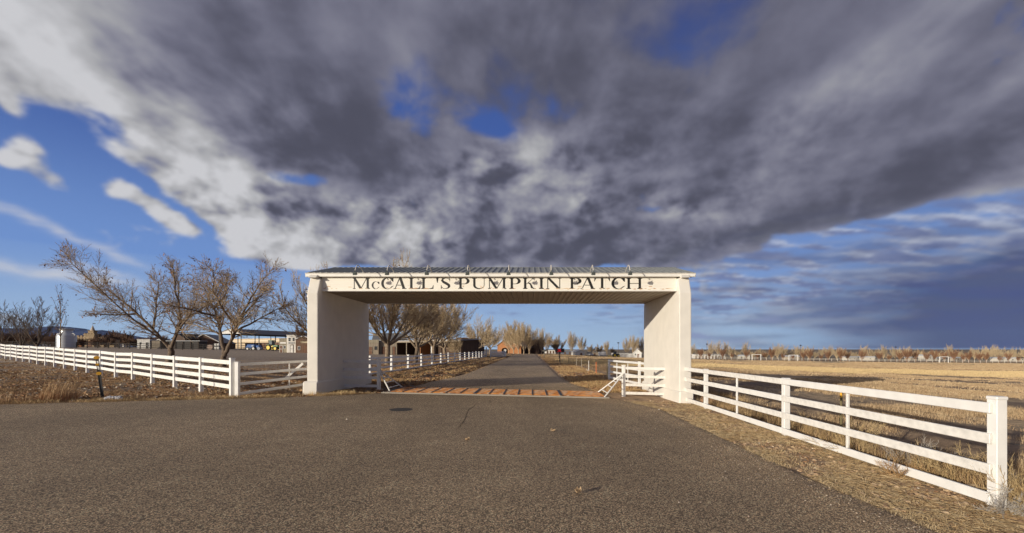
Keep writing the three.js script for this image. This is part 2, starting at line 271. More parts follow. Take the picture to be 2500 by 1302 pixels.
M.paint = std(null, 0.6, { map: mottled(256, 2.3, [0.78, 0.755, 0.70], 0.05, 8, 5) });
M.whitePaintFar = std([0.78, 0.76, 0.72], 0.7);
M.roofMetal = std(null, 0.42, { metalness: 0.35, map: mottled(256, 2.0, [0.34, 0.355, 0.34], 0.10, 6, 7) });
M.soffit = std(null, 0.7, { map: mottled(256, 1.9, [0.36, 0.305, 0.24], 0.08, 6, 9) });
M.lampGrey = std([0.10, 0.115, 0.11], 0.5, { metalness: 0.2 });
M.conduit = std([0.62, 0.58, 0.52], 0.5);
M.steelDark = std([0.075, 0.078, 0.085], 0.55, { metalness: 0.4 });
M.black = std([0.022, 0.022, 0.024], 0.6);
M.rust = std(null, 0.85, { map: texture(512, 2.4, (u, v) => { const s = fbm(u * 10, v * 40, 4, 20), w = ss(0.05, 0.2, fbm(u * 8 + 3, v * 24 + 5, 5, 8)), r = mix3([0.74, 0.30, 0.07], [0.34, 0.12, 0.04], ss(-0.2, 0.3, s)); return mix3(r, [0.60, 0.50, 0.38], w * 0.8); }) });
M.barkDark = std(null, 0.95, { map: mottled(256, 0.9, [0.145, 0.105, 0.075], 0.5, 12, 2) });
M.twig = std([0.40, 0.30, 0.195], 0.9);
M.barkPale = std(null, 0.95, { map: mottled(256, 0.9, [0.24, 0.18, 0.125], 0.45, 12, 6) });
M.twigPale = std([0.50, 0.385, 0.24], 0.9);
M.twigRed = std([0.26, 0.135, 0.075], 0.9);
M.twigDark = std([0.115, 0.085, 0.065], 0.9);
M.leafDry = std([0.27, 0.13, 0.055], 0.9, { side: THREE.DoubleSide });
M.glassDark = std([0.03, 0.034, 0.04], 0.12);

// ------------------------------------------------------------------ ground, asphalt, hills
{
  const line = (near, far, first, grow) => { const a = [0]; let s = first; while (a[a.length - 1] < far) { a.push(a[a.length - 1] + s); if (a[a.length - 1] > near) s *= grow; } return a; };
  const xsR = line(26, 9000, 0.4, 1.075), xs = [...xsR.slice(1).map((v) => -v).reverse(), ...xsR];
  const zF = line(34, 9000, 0.4, 1.06), zB = line(4, 300, 0.8, 1.3), zs = [...zB.slice(1).map((v) => -v).reverse(), ...zF];
  const nx = xs.length, nz = zs.length, p = new Float32Array(nx * nz * 3), c = new Float32Array(nx * nz * 3), uv = new Float32Array(nx * nz * 2), idx = [];
  for (let j = 0; j < nz; j++) for (let i = 0; i < nx; i++) {
    const o = j * nx + i, x = xs[i], Z = zs[j]; p[o * 3] = x; p[o * 3 + 1] = groundY(x, -Z); p[o * 3 + 2] = -Z; uv[o * 2] = x; uv[o * 2 + 1] = Z;
    // what lies there: bare lot, brown verge, straw field, pale far field
    const n = fbm(x * 0.09, Z * 0.09, 4), n2 = fbm(x * 0.6 + 9, Z * 0.6, 3);
    let k = x > 0 ? [0.48, 0.325, 0.195] : [0.26, 0.18, 0.108];                                           // verge
    const lot = ss(-10.5, -16, x + n * 3) * ss(26, 34, Z + (x + 30) * 0.22 + n * 6);
    k = mix3(k, [0.42, 0.32, 0.225], lot);
    const field = ss(6.5, 9.5, x + n2) * (Z > 0 ? 1 : 0.6);
    k = mix3(k, mix3([0.31, 0.215, 0.135], [0.56, 0.41, 0.245], ss(-0.22, 0.28, n * 1.3 + n2 * 0.5)), field);
    const gold = ss(3, 8, x - 0.02 * Z) * ss(58, 66, Z + n * 5) * (1 - ss(84, 98, Z + n * 8));
    k = mix3(k, [0.56, 0.41, 0.22], gold * 0.85);
    const strip = ss(4, 20, x) * ss(168, 180, Z) * (1 - ss(196, 210, Z));
    k = mix3(k, [0.60, 0.48, 0.30], strip * 0.8);
    if (Z > 230 || x < -150) k = mix3(k, [0.20, 0.165, 0.11], 0.7);
    const s = 1 + 0.22 * n2;
    c[o * 3] = k[0] * s; c[o * 3 + 1] = k[1] * s; c[o * 3 + 2] = k[2] * s;
  }
  for (let j = 0; j < nz - 1; j++) for (let i = 0; i < nx - 1; i++) { const a = j * nx + i, b = a + 1, d = a + nx, e = d + 1; idx.push(a, b, e, a, e, d); }
  const g = new THREE.BufferGeometry(); g.setAttribute('position', new THREE.BufferAttribute(p, 3)); g.setAttribute('color', new THREE.BufferAttribute(c, 3)); g.setAttribute('uv', new THREE.BufferAttribute(uv, 2)); g.setIndex(idx); g.computeVertexNormals();
  const dirt = texture(1024, 3.3, (u, v) => { const t = fbm(u * 9, v * 9, 6, 9, 0.6), [d, , id] = worley(u, v, 90, 3), peb = d < 0.22 + id * 0.2 && id > 0.72 ? 0.35 : 0, s = 0.86 + 0.55 * t + peb + 0.2 * noise(u * 256, v * 256, 256); return [s, s * 0.985, s * 0.96].map((q) => q * 0.85); });
  const dirtBump = texture(1024, 3.3, (u, v) => { const t = 0.5 + 0.32 * fbm(u * 9, v * 9, 6, 9, 0.6), [d, , id] = worley(u, v, 90, 3), q = t + (id > 0.72 ? 0.25 * ss(0.45, 0.1, d) : 0); return [q, q, q]; }, false);
  struct('ground', g, std(null, 1, { vertexColors: true, map: dirt, bumpMap: dirtBump, bumpScale: 0.022 }));
}
// asphalt: rows of a ribbon between two ragged edges, standing 3 cm proud and rolled off at the rim
const asphaltMap = [], asphaltSize = 1536, asphaltStones = (() => { const d = new Float32Array(asphaltSize * asphaltSize * 2); for (let y = 0; y < asphaltSize; y++) for (let x = 0; x < asphaltSize; x++) { const w = worley(x / asphaltSize, y / asphaltSize, 205, 5), o = (y * asphaltSize + x) * 2; d[o] = w[1]; d[o + 1] = w[2]; } return d; })();
const stoneAt = (u, v) => { const o = (Math.round(v * asphaltSize) * asphaltSize + Math.round(u * asphaltSize)) * 2; return [asphaltStones[o], asphaltStones[o + 1]]; };
asphaltMap[0] = texture(asphaltSize, 2.9, (u, v) => {
  const [e, id] = stoneAt(u, v), patch = 1 + 0.14 * fbm(u * 5, v * 5, 4, 5);
  let k = id < 0.36 ? [0.10, 0.08, 0.062] : id < 0.66 ? [0.24, 0.193, 0.145] : id < 0.93 ? [0.46, 0.375, 0.28] : [0.62, 0.53, 0.42];
  k = mix3([0.045, 0.038, 0.031], k, ss(0.03, 0.22, e)); return [k[0] * patch * 1.82, k[1] * patch * 1.60, k[2] * patch * 1.26];
});
const asphaltBump = texture(asphaltSize, 2.9, (u, v) => { const [e, id] = stoneAt(u, v), q = ss(0.0, 0.35, e) * (0.45 + 0.55 * id); return [q, q, q]; }, false);
M.asphalt = std(null, 0.93, { vertexColors: true, map: asphaltMap[0], bumpMap: asphaltBump, bumpScale: 0.008 });
function paved(name, z0, z1, left, right, step, cols, label) {
  const rows = [], n = Math.ceil((z1 - z0) / step), p = [], c = [], uv = [], idx = [];
  for (let j = 0; j <= n; j++) {
    const Z = lerp(z0, z1, j / n), l = left(Z), r = right(Z);
    for (let i = 0; i <= cols; i++) {
      let t = i / cols, x; const dark = noise(Z * 1.7 + 5, 3) * 0.16 + noise(Z * 5, 9) * 0.06;
      const lim = Math.min(0.25, 0.4 / (r - l));
      if (i === 0) { x = l - 0.12 + dark; } else if (i === cols) { x = r + 0.12 + noise(Z * 1.7, 40) * 0.16 + noise(Z * 5.2, 50) * 0.06; } else x = lerp(l + dark * 0.6, r, (i - 1) / (cols - 2));
      const edge = i === 0 || i === cols || ((j === 0 || j === n) && name === 'driveway');
      p.push(x, groundY(x, -Z) + (edge ? -0.03 : 0.03), -Z); uv.push(x, Z);
      const s = 1 + 0.24 * fbm(x * 0.35, Z * 0.25, 5) - 0.12 * Math.exp(-Math.pow((x - (l + r) / 2 + 1.4) / 0.8, 2)) * (name === 'road');
      const grit = name === 'driveway' ? ss(1.6, 0.2, (r - x) + 0.8 * noise(x, Z * 0.7)) * 0.25 : 0;
      const worn = name === 'road' ? 1.3 : 1;
      c.push(s * worn * (1 + grit * 1.0), s * worn * (1 + grit * 0.85), s * worn * (1 + grit * 0.65));
    }
  }
  for (let j = 0; j < n; j++) for (let i = 0; i < cols; i++) { const a = j * (cols + 1) + i, b = a + 1, d = a + cols + 1, e = d + 1; idx.push(a, b, e, a, e, d); }
  const g = new THREE.BufferGeometry(); g.setAttribute('position', new THREE.Float32BufferAttribute(p, 3)); g.setAttribute('color', new THREE.Float32BufferAttribute(c, 3)); g.setAttribute('uv', new THREE.Float32BufferAttribute(uv, 2)); g.setIndex(idx); g.computeVertexNormals();
  return struct(name, g, M.asphalt, 'structure');
}
paved('driveway', -12, 18.42, leftEdgeX, rightEdgeX, 0.3, 90);
paved('road', 20.9, 186, roadL, roadR, 0.8, 24);
// cracks and an old oil spot
{
  const r = rng(5), ribbon = (pts, w) => { const s = new Shape3(), q = pts.map(([x, Z]) => [x, groundY(x, -Z) + 0.034, -Z]); for (let i = 0; i < q.length - 1; i++) { const dx = q[i + 1][0] - q[i][0], dz = q[i + 1][2] - q[i][2], l = Math.hypot(dx, dz), nx = -dz / l * w * (0.4 + r()), nz = dx / l * w * (0.4 + r()); s.tri([q[i][0] - nx, q[i][1], q[i][2] - nz], [q[i + 1][0] - nx, q[i + 1][1], q[i + 1][2] - nz], [q[i + 1][0] + nx, q[i + 1][1], q[i + 1][2] + nz], [0, 1, 0], [0, 1, 0], [0, 1, 0]); s.tri([q[i][0] - nx, q[i][1], q[i][2] - nz], [q[i + 1][0] + nx, q[i + 1][1], q[i + 1][2] + nz], [q[i][0] + nx, q[i][1], q[i][2] + nz], [0, 1, 0], [0, 1, 0], [0, 1, 0]); } return s; };
  const toGround = ([px, py]) => { let Z = 12; for (let i = 0; i < 30; i++) { const x = at(px, Z); Z = (EYE - groundY(x, -Z)) * F / (py - CY); } return [at(px, Z), Z]; };
  const crack = (list) => { const a = list.map(toGround), out = []; for (let i = 0; i < a.length - 1; i++) for (let k = 0; k < 8; k++) { const t = k / 8; out.push([lerp(a[i][0], a[i + 1][0], t) + (r() - 0.5) * 0.05, lerp(a[i][1], a[i + 1][1], t) + (r() - 0.5) * 0.09]); } return ribbon(out, 0.006); };
  const crackShade = std([0.06, 0.05, 0.042], 0.95);  // shade inside the open cracks, painted as dark flat ribbons
  [[[1162, 991], [1142, 1004], [1138, 1020], [1130, 1035], [1115, 1052]], [[1199, 979], [1194, 986]], [[1560, 1028], [1578, 1036], [1596, 1044]]].forEach((l) => { const m = struct('crack', crack(l).build(), crackShade); });
  const [ox, oz] = toGround([979, 1003]), s = new Shape3(), rim = [];
  for (let k = 0; k < 28; k++) { const a = k / 28 * 6.2832, q = 0.33 + 0.05 * noise(Math.cos(a) * 2 + 5, Math.sin(a) * 2); rim.push([ox + Math.cos(a) * q, 0, -oz + Math.sin(a) * q * 1.15]); }
  for (const q of rim) q[1] = groundY(q[0], q[2]) + 0.034;
  for (let k = 0; k < 28; k++) s.tri([ox, groundY(ox, -oz) + 0.034, -oz], rim[(k + 1) % 28], rim[k]);
  struct('oil_stain', s.build(), std(null, 0.85, { map: mottled(256, 0.5, [0.05, 0.042, 0.036], 0.5, 16, 4) }));
}
// the mesa far to the left, blue haze of distance painted into its colour
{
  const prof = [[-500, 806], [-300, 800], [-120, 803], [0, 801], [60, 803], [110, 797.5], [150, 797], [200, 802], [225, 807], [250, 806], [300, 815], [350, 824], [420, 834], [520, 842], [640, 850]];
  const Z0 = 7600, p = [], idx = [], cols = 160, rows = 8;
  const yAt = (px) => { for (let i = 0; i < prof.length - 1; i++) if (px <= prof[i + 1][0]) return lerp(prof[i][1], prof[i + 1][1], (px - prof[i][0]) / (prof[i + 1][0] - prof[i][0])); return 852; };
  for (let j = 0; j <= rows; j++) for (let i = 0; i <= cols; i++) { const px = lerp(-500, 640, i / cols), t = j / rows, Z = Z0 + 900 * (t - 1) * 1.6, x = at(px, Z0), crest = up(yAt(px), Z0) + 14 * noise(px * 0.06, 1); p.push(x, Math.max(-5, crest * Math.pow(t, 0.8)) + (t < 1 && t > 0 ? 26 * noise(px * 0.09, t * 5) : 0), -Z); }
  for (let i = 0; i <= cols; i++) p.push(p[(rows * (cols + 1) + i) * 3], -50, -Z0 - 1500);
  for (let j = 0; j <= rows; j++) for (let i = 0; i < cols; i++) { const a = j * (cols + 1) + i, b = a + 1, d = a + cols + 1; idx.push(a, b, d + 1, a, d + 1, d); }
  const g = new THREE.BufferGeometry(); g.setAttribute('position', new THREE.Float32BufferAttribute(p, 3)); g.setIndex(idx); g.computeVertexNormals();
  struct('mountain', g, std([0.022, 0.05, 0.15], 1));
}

// ------------------------------------------------------------------ the air
scene.fog = new THREE.FogExp2(new THREE.Color(0.40, 0.58, 1.0), 0.00001);

// ------------------------------------------------------------------ the entrance gate
function signTexture() {
  const W = 2048, H = 160, x0 = -8.12, x1 = 5.60, y0 = 2.23, y1 = 2.80;              // metres covered: east, and above the eye
  const cv = document.createElement('canvas'); cv.width = W; cv.height = H; const g = cv.getContext('2d');
  g.fillStyle = '#e9e4d9'; g.fillRect(0, 0, W, H);
  const r = rng(31);
  for (let i = 0; i < 700; i++) { g.fillStyle = `rgba(${190 + r() * 40},${175 + r() * 40},${150 + r() * 40},0.10)`; g.fillRect(r() * W, r() * H, 20 + r() * 120, 1 + r() * 3); }
  g.fillStyle = 'rgba(120,100,80,0.35)'; for (const b of [0.2, 0.4, 0.6, 0.8]) g.fillRect(W * b, 0, 1.2, H);
  const sc = (a) => (a - x0) / (x1 - x0) * W, Z = 17.75;
  const poly = (pts) => { g.beginPath(); pts.forEach(([a, b], i) => i ? g.lineTo(a, b) : g.moveTo(a, b)); g.closePath(); g.fill(); };
  const T = 0.21, Hn = 0.07, SF = 0.065;
  const stem = (x, t = T, s = 0.1, top = 1, bot = 1) => { poly([[x - t / 2, 0], [x + t / 2, 0], [x + t / 2, 1], [x - t / 2, 1]]); for (const [y, on, d] of [[0, bot, 1], [1, top, -1]]) if (on) { poly([[x - t / 2 - s, y], [x + t / 2 + s, y], [x + t / 2 + s, y + d * SF], [x - t / 2 - s, y + d * SF]]); poly([[x - t / 2 - s * 0.6, y + d * SF], [x + t / 2 + s * 0.6, y + d * SF], [x + t / 2, y + d * 0.12], [x - t / 2, y + d * 0.12]]); } };
  const diag = (xa, ya, xb, yb, t) => poly([[xa - t / 2, ya], [xa + t / 2, ya], [xb + t / 2, yb], [xb - t / 2, yb]]);
  const bar = (xa, xb, y, h = Hn) => poly([[xa, y - h / 2], [xb, y - h / 2], [xb, y + h / 2], [xa, y + h / 2]]);
  const ser = (x, y, s, d) => poly([[x - s, y], [x + s, y], [x + s, y + d * SF], [x - s, y + d * SF]]);
  const round = (w) => { g.beginPath(); g.ellipse(w * 0.5, 0.5, w * 0.5, 0.53, 0, 0, 6.2832); g.ellipse(w * 0.56, 0.5, w * 0.5 - 0.17, 0.475, 0, 0, 6.2832, true); g.save(); g.clip('evenodd'); g.beginPath(); g.rect(-1, -1, 1 + w * 0.62, 3); g.rect(w * 0.62, 0.70, w, 1); g.rect(w * 0.62, -0.5, w, 0.74); g.fill(); g.restore(); poly([[w * 0.95, 0.98], [w, 0.98], [w, 0.64], [w * 0.96, 0.64], [w * 0.86, 0.86], [w * 0.7, 0.985]]); poly([[w * 0.74, 0.03], [w * 1.02, 0.27], [w * 1.0, 0.29], [w * 0.7, 0.09]]); };
  const glyph = {
    M: (w) => { diag(0.12, 0, 0.12, 1, 0.075); ser(0.12, 0, 0.12, 1); diag(0.12, 1, w * 0.46, 0.02, 0.24); diag(w * 0.46, 0.02, w - 0.30, 1, 0.075); stem(w - 0.22, 0.21, 0.1); poly([[0, 1], [0.26, 1], [0.26, 0.955], [0, 0.955]]); },
    C: (w) => round(w),
    A: (w) => { const m = w * 0.5; diag(0.11, 0, m - 0.03, 1.04, 0.08); diag(w - 0.22, 0, m, 1.04, 0.25); bar(w * 0.27, w * 0.66, 0.34, 0.055); ser(0.12, 0, 0.13, 1); ser(w - 0.2, 0, 0.2, 1); },
    L: (w) => { stem(0.22, 0.22, 0.1); bar(0.2, w, 0.025, 0.05); poly([[w, 0], [w - 0.32, 0.05], [w - 0.1, 0.12], [w - 0.02, 0.36], [w + 0.01, 0.36]]); },
    "'": (w) => poly([[0, 1.03], [w, 1.03], [w * 0.62, 0.56], [w * 0.38, 0.56]]),
    S: (w) => { const sp = [[0.92, 0.83, 0.03], [0.7, 0.965, 0.028], [0.46, 0.985, 0.035], [0.2, 0.9, 0.075], [0.15, 0.75, 0.10], [0.3, 0.62, 0.12], [0.56, 0.50, 0.135], [0.8, 0.37, 0.12], [0.86, 0.22, 0.10], [0.74, 0.08, 0.06], [0.48, 0.02, 0.03], [0.24, 0.05, 0.028], [0.07, 0.19, 0.03]]; for (let i = 0; i < sp.length - 1; i++) for (let k = 0; k <= 12; k++) { const t = k / 12, rr = lerp(sp[i][2], sp[i + 1][2], t); g.beginPath(); g.ellipse(lerp(sp[i][0], sp[i + 1][0], t) * w, lerp(sp[i][1], sp[i + 1][1], t), rr, rr * 0.8, 0, 0, 6.2832); g.fill(); } poly([[w * 0.88, 1.0], [w * 0.95, 1.0], [w * 0.95, 0.68], [w * 0.9, 0.68]]); poly([[w * 0.02, 0], [w * 0.09, 0], [w * 0.08, 0.34], [w * 0.02, 0.34]]); },
    P: (w) => { stem(0.24, 0.21, 0.12); g.beginPath(); g.moveTo(0.24, 1); g.lineTo(w * 0.55, 1); g.bezierCurveTo(w * 1.14, 1, w * 1.14, 0.43, w * 0.55, 0.43); g.lineTo(0.24, 0.43); g.lineTo(0.24, 0.48); g.lineTo(w * 0.52, 0.48); g.bezierCurveTo(w * 0.82, 0.48, w * 0.82, 0.95, w * 0.52, 0.95); g.lineTo(0.24, 0.95); g.closePath(); g.fill(); },
    U: (w) => { poly([[0.13, 0.3], [0.34, 0.3], [0.34, 1], [0.13, 1]]); ser(0.23, 1, 0.21, -1); ser(w - 0.13, 1, 0.15, -1); g.beginPath(); g.moveTo(0.13, 0.36); g.bezierCurveTo(0.13, -0.14, w - 0.11, -0.14, w - 0.11, 0.36); g.lineTo(w - 0.11, 1); g.lineTo(w - 0.16, 1); g.lineTo(w - 0.16, 0.36); g.bezierCurveTo(w - 0.17, -0.02, 0.34, -0.02, 0.34, 0.36); g.closePath(); g.fill(); },
    K: (w) => { stem(0.22, 0.21, 0.1); diag(0.3, 0.42, w - 0.18, 0.98, 0.06); ser(w - 0.18, 1, 0.17, -1); g.beginPath(); g.moveTo(w * 0.42, 0.58); g.bezierCurveTo(w * 0.8, 0.62, w * 0.66, 0.08, w * 0.98, 0.05); g.lineTo(w * 1.03, 0); g.lineTo(w * 0.7, 0); g.bezierCurveTo(w * 0.56, 0.1, w * 0.68, 0.5, w * 0.36, 0.5); g.closePath(); g.fill(); },
    I: (w) => stem(w / 2, 0.22, 0.11),
    N: (w) => { diag(0.15, 0, 0.15, 1, 0.075); ser(0.15, 0, 0.14, 1); diag(0.2, 1, w - 0.2, 0, 0.28); diag(w - 0.13, 0, w - 0.13, 1, 0.075); ser(w - 0.13, 1, 0.14, -1); poly([[0, 1], [0.25, 1], [0.25, 0.955], [0, 0.955]]); },
    T: (w) => { stem(w / 2, 0.22, 0.14, 0); bar(0.03, w - 0.03, 0.975, 0.05); poly([[0, 0.68], [0.03, 0.68], [0.2, 0.96], [0.04, 1]]); poly([[w, 0.68], [w - 0.03, 0.68], [w - 0.2, 0.96], [w - 0.04, 1]]); },
    H: (w) => { stem(0.24, 0.22, 0.11); stem(w - 0.24, 0.22, 0.11); bar(0.2, w - 0.2, 0.5, 0.05); },
  };
  const row = [['M', 595, 805], ['c', 825, 918], ['C', 940, 1090], ['A', 1095, 1250], ['L', 1280, 1420], ['L', 1430, 1580], ["'", 1612, 1645], ['S', 1670, 1790], ['P', 1880, 2025], ['U', 2050, 2220], ['M', 2250, 2475], ['P', 2508, 2650], ['K', 2675, 2830], ['I', 2870, 2935], ['N', 2960, 3145], ['P', 3245, 3395], ['A', 3385, 3560], ['T', 3548, 3745], ['C', 3760, 3925], ['H', 3940, 4140]];
  const cap = 0.425, base = 2.325;
  for (const [ch, a, b] of row) {
    const xa = at(740 + a / 5, Z), xb = at(740 + b / 5, Z), small = ch === 'c' ? 0.66 : 1, hgt = cap * small, w = (xb - xa) / hgt;
    g.save(); g.translate(sc(xa), H * (1 - (base - y0) / (y1 - y0))); g.scale(hgt * W / (x1 - x0), -hgt * H / (y1 - y0)); g.fillStyle = '#100f0f'; glyph[ch.toUpperCase()](w); g.restore();
  }
  for (let i = 0; i < 130; i++) { const a = r(), px = a < 0.6 ? W * (0.62 + r() * 0.37) : r() * W, py = H * (0.80 + r() * 0.10 * (a < 0.6)) + (a > 0.9 ? -H * 0.2 * r() : 0); g.fillStyle = ['#c9a887', '#b98f68', '#d8c3a6', '#efe8da'][Math.floor(r() * 4)]; g.beginPath(); g.ellipse(px, py, 2 + r() * 12, 1 + r() * 4, (r() - 0.5) * 0.4, 0, 6.3); g.fill(); }
  for (const px of [W * 0.447, W * 0.45, W * 0.455]) { g.fillStyle = '#d8b897'; g.fillRect(px, H * 0.62, 3, H * 0.2); }
  const t = new THREE.CanvasTexture(cv); t.colorSpace = THREE.SRGBColorSpace; t.magFilter = THREE.LinearFilter; return t;
}
{
  const O = [-1.2, groundY(-1.2, -20.15), -20.15];
  const gate = thing('entrance_gate', 'wide cream stucco gateway with metal roof and lettered white sign board across the drive', 'gateway', O);
  const gp = (name, geo, mat, parent = gate) => part(name, geo.clone().translate(-O[0], -O[1], -O[2]), mat, parent);
  const E = EYE;
  for (const [xa, xb, pl, pr] of [[-8.48, -8.07, 0.10, 0.075], [5.60, 6.06, 0.06, 0.04]]) {
    const gy = groundY((xa + xb) / 2, -19), prof = [[17.4, gy - 0.4], [17.4, E + 2.12], [17.64, E + 2.72], [22.66, E + 2.72], [22.9, E + 2.12], [22.9, gy - 0.4]].map(([Z, y]) => [Z, y]);
    const g = prism(prof, xb - xa, 0.035); g.rotateY(Math.PI / 2); g.translate((xa + xb) / 2, 0, 0);    // x -> -z
    const pier = gp('pier', boxUV(g), M.stucco);
    const slope = Math.atan(0.023), plinth = cbox(xb - xa + pl + pr, 0.9, 5.85, 0.05);
    const q = plinth.clone().applyMatrix4(new THREE.Matrix4().makeRotationZ(-slope)); q.translate((xa - pl + xb + pr) / 2, gy + 0.475 - 0.45, -20.15); gp('plinth', q, M.stucco, pier);
    pier.children[0].geometry = boxUV(pier.children[0].geometry);
  }
  const gable = [[-3.0, 0], [3.0, 0], [0, 0.71]];
  for (const x of [-8.3, 5.86]) { const g = prism([[-2.75, E + 2.72], [2.75, E + 2.72], [2.55, E + 2.86], [0.05, E + 3.47], [-0.05, E + 3.47], [-2.55, E + 2.86]], 0.3, 0.005); g.rotateY(Math.PI / 2); g.translate(x, 0, -20.15); gp('gable', boxUV(g), M.stucco); }
  // sign boards, trims, eaves
  const signMat = std(null, 0.6, { map: signTexture() });
  const board = new THREE.BoxGeometry(13.68, 0.57, 0.05).translate((-8.075 + 5.605) / 2, E + 2.515, -17.775);
  gp('sign_board', board, [M.paint, M.paint, M.paint, M.paint, signMat, M.paint]).userData.label = 'white sign board with one row of black serif capitals';
  gp('back_board', bx(13.68, 0.5, 0.05, -1.235, E + 2.475, -22.6), M.paint);
  gp('trim_board', bx(13.66, 0.06, 0.035, -1.235, E + 2.262, -17.735, 0.006), M.paint);
  for (const s of [1, -1]) {
    const Z = 20.15 - s * 2.55;
    gp('eave_board', bx(14.9, 0.13, 0.045, -1.175, E + 2.838, -Z, 0.008), M.paint);
    gp('eave_soffit', bx(14.8, 0.02, 0.3, -1.175, E + 2.80, -(Z + s * 0.17), 0.004), M.paint);
    gp('drip_edge', bx(14.92, 0.018, 0.06, -1.175, E + 2.906, -(Z - s * 0.02), 0.004), M.conduit);
  }
  for (const [x, s] of [[-8.62, 1], [6.27, -1]]) for (const q of [1, -1]) beam('rake_board', [x - O[0], E + 2.83 - O[1], q * 2.56], [x - O[0], E + 3.46 - O[1], q * 0.02], 0.04, 0.15, M.paint, gate, 0.006);
  // ribbed roof sheets
  const ang = Math.atan(0.65 / 2.57), sheet = [cbox(0.93, 0.012, 2.68, 0.003)];
  for (let k = 0; k < 4; k++) sheet.push(bx(0.05, 0.034, 2.68, -0.349 + k * 0.2328, 0.02, 0, 0.012));
  const sheetG = join(sheet.map((g) => g.clone()));
  for (const s of [1, -1]) for (let k = 0; k < 16; k++) { const m = part('roof_sheet', sheetG, M.roofMetal, gate); m.position.set(-8.16 + 0.9315 * k - O[0], E + 3.235 - O[1], s * 1.29); m.rotation.x = s * ang; }
  gp('ridge_cap', join([1, -1].map((s) => put(cbox(14.94, 0.014, 0.2, 0.004), -1.175, E + 3.563, -20.15 + s * 0.09, s * ang))), M.roofMetal);
  // boarded soffit over the drive
  gp('soffit_backing', bx(13.6, 0.02, 4.76, -1.235, E + 2.30, -20.19, 0.004), M.soffit);
  const slat = join([cbox(0.200, 0.035, 4.74, 0.006).clone(), bx(0.03, 0.012, 4.74, 0.07, -0.022, 0, 0.004)]);
  for (let k = 0; k < 62; k++) { const m = part('soffit_board', slat, M.soffit, gate); m.position.set(-8.07 + 0.11 + 0.2204 * k - O[0], E + 2.262 - O[1], -20.19 - O[2]); }
}
// floodlights that lean out over the eave
{
  let first = null;
  const places = ['leftmost', 'second from left', 'third from left', 'fourth from left', 'fifth from left', 'sixth from left', 'seventh from left', 'rightmost'];
  [-6.38, -5.22, -3.78, -2.31, -0.82, 0.73, 2.25, 3.58].forEach((x, i) => {
    const label = `small floodlight on a bent pipe over the gate eave, ${places[i]} of eight`;
    const pos = [x * 1.013, EYE + 2.90, -17.78];
    if (first) { copy(first, label, pos, 0); return; }
    first = thing('floodlight', label, 'floodlight', pos, 0, 'floodlights along the gate eave');
    part('base_plate', bx(0.09, 0.025, 0.09, 0, 0.07, 0, 0.005), M.conduit, first);
    const s = new Shape3(); s.tube([[0, 0.05, 0], [0, 0.17, 0.3], [0, 0.222, 0.52], [0, 0.232, 0.62], [0, 0.205, 0.71], [0, 0.1, 0.82], [0, -0.02, 0.9]], [0.017, 0.017, 0.017, 0.017, 0.017, 0.017, 0.017], 8); part('arm', s.build(), M.conduit, first);
    const head = part('lamp_head', join([bx(0.135, 0.09, 0.085, 0, 0, 0, 0.014), bx(0.15, 0.015, 0.10, 0, -0.043, 0, 0.004), bx(0.02, 0.08, 0.03, 0, 0.075, 0, 0.004)]), M.lampGrey, first); head.position.set(0, -0.12, 0.92); head.rotation.x = 0.5;
    const lens = part('lens', bx(0.12, 0.006, 0.075, 0, -0.053, 0, 0.002), M.glassDark, head);
    const w = new Shape3(); w.tube([[0.02, 0.05, 0.02], [0.1, -0.02, 0.06], [0.2, -0.05, 0.08], [0.3, -0.02, 0.06], [0.34, 0.03, 0.03]], [0.008, 0.008, 0.008, 0.008, 0.008], 5); part('cable', w.build(), M.black, first);
  });
  const c = thing('security_camera', 'small pale camera unit on the outer side of the left gate pier', 'camera', [-8.48, EYE + 2.1, -17.75]);
  part('bracket', bx(0.06, 0.24, 0.05, -0.03, 0, 0, 0.008), M.whitePaintFar, c);
  part('body', bx(0.1, 0.08, 0.22, -0.09, 0.1, 0.05, 0.02), M.whitePaintFar, c);
  const d = part('dome', new THREE.SphereGeometry(0.07, 16, 10), M.whitePaintFar, c); d.position.set(-0.09, -0.06, 0.02);
  part('lens', bx(0.05, 0.04, 0.012, -0.09, 0.1, 0.165, 0.003), M.glassDark, c);
}
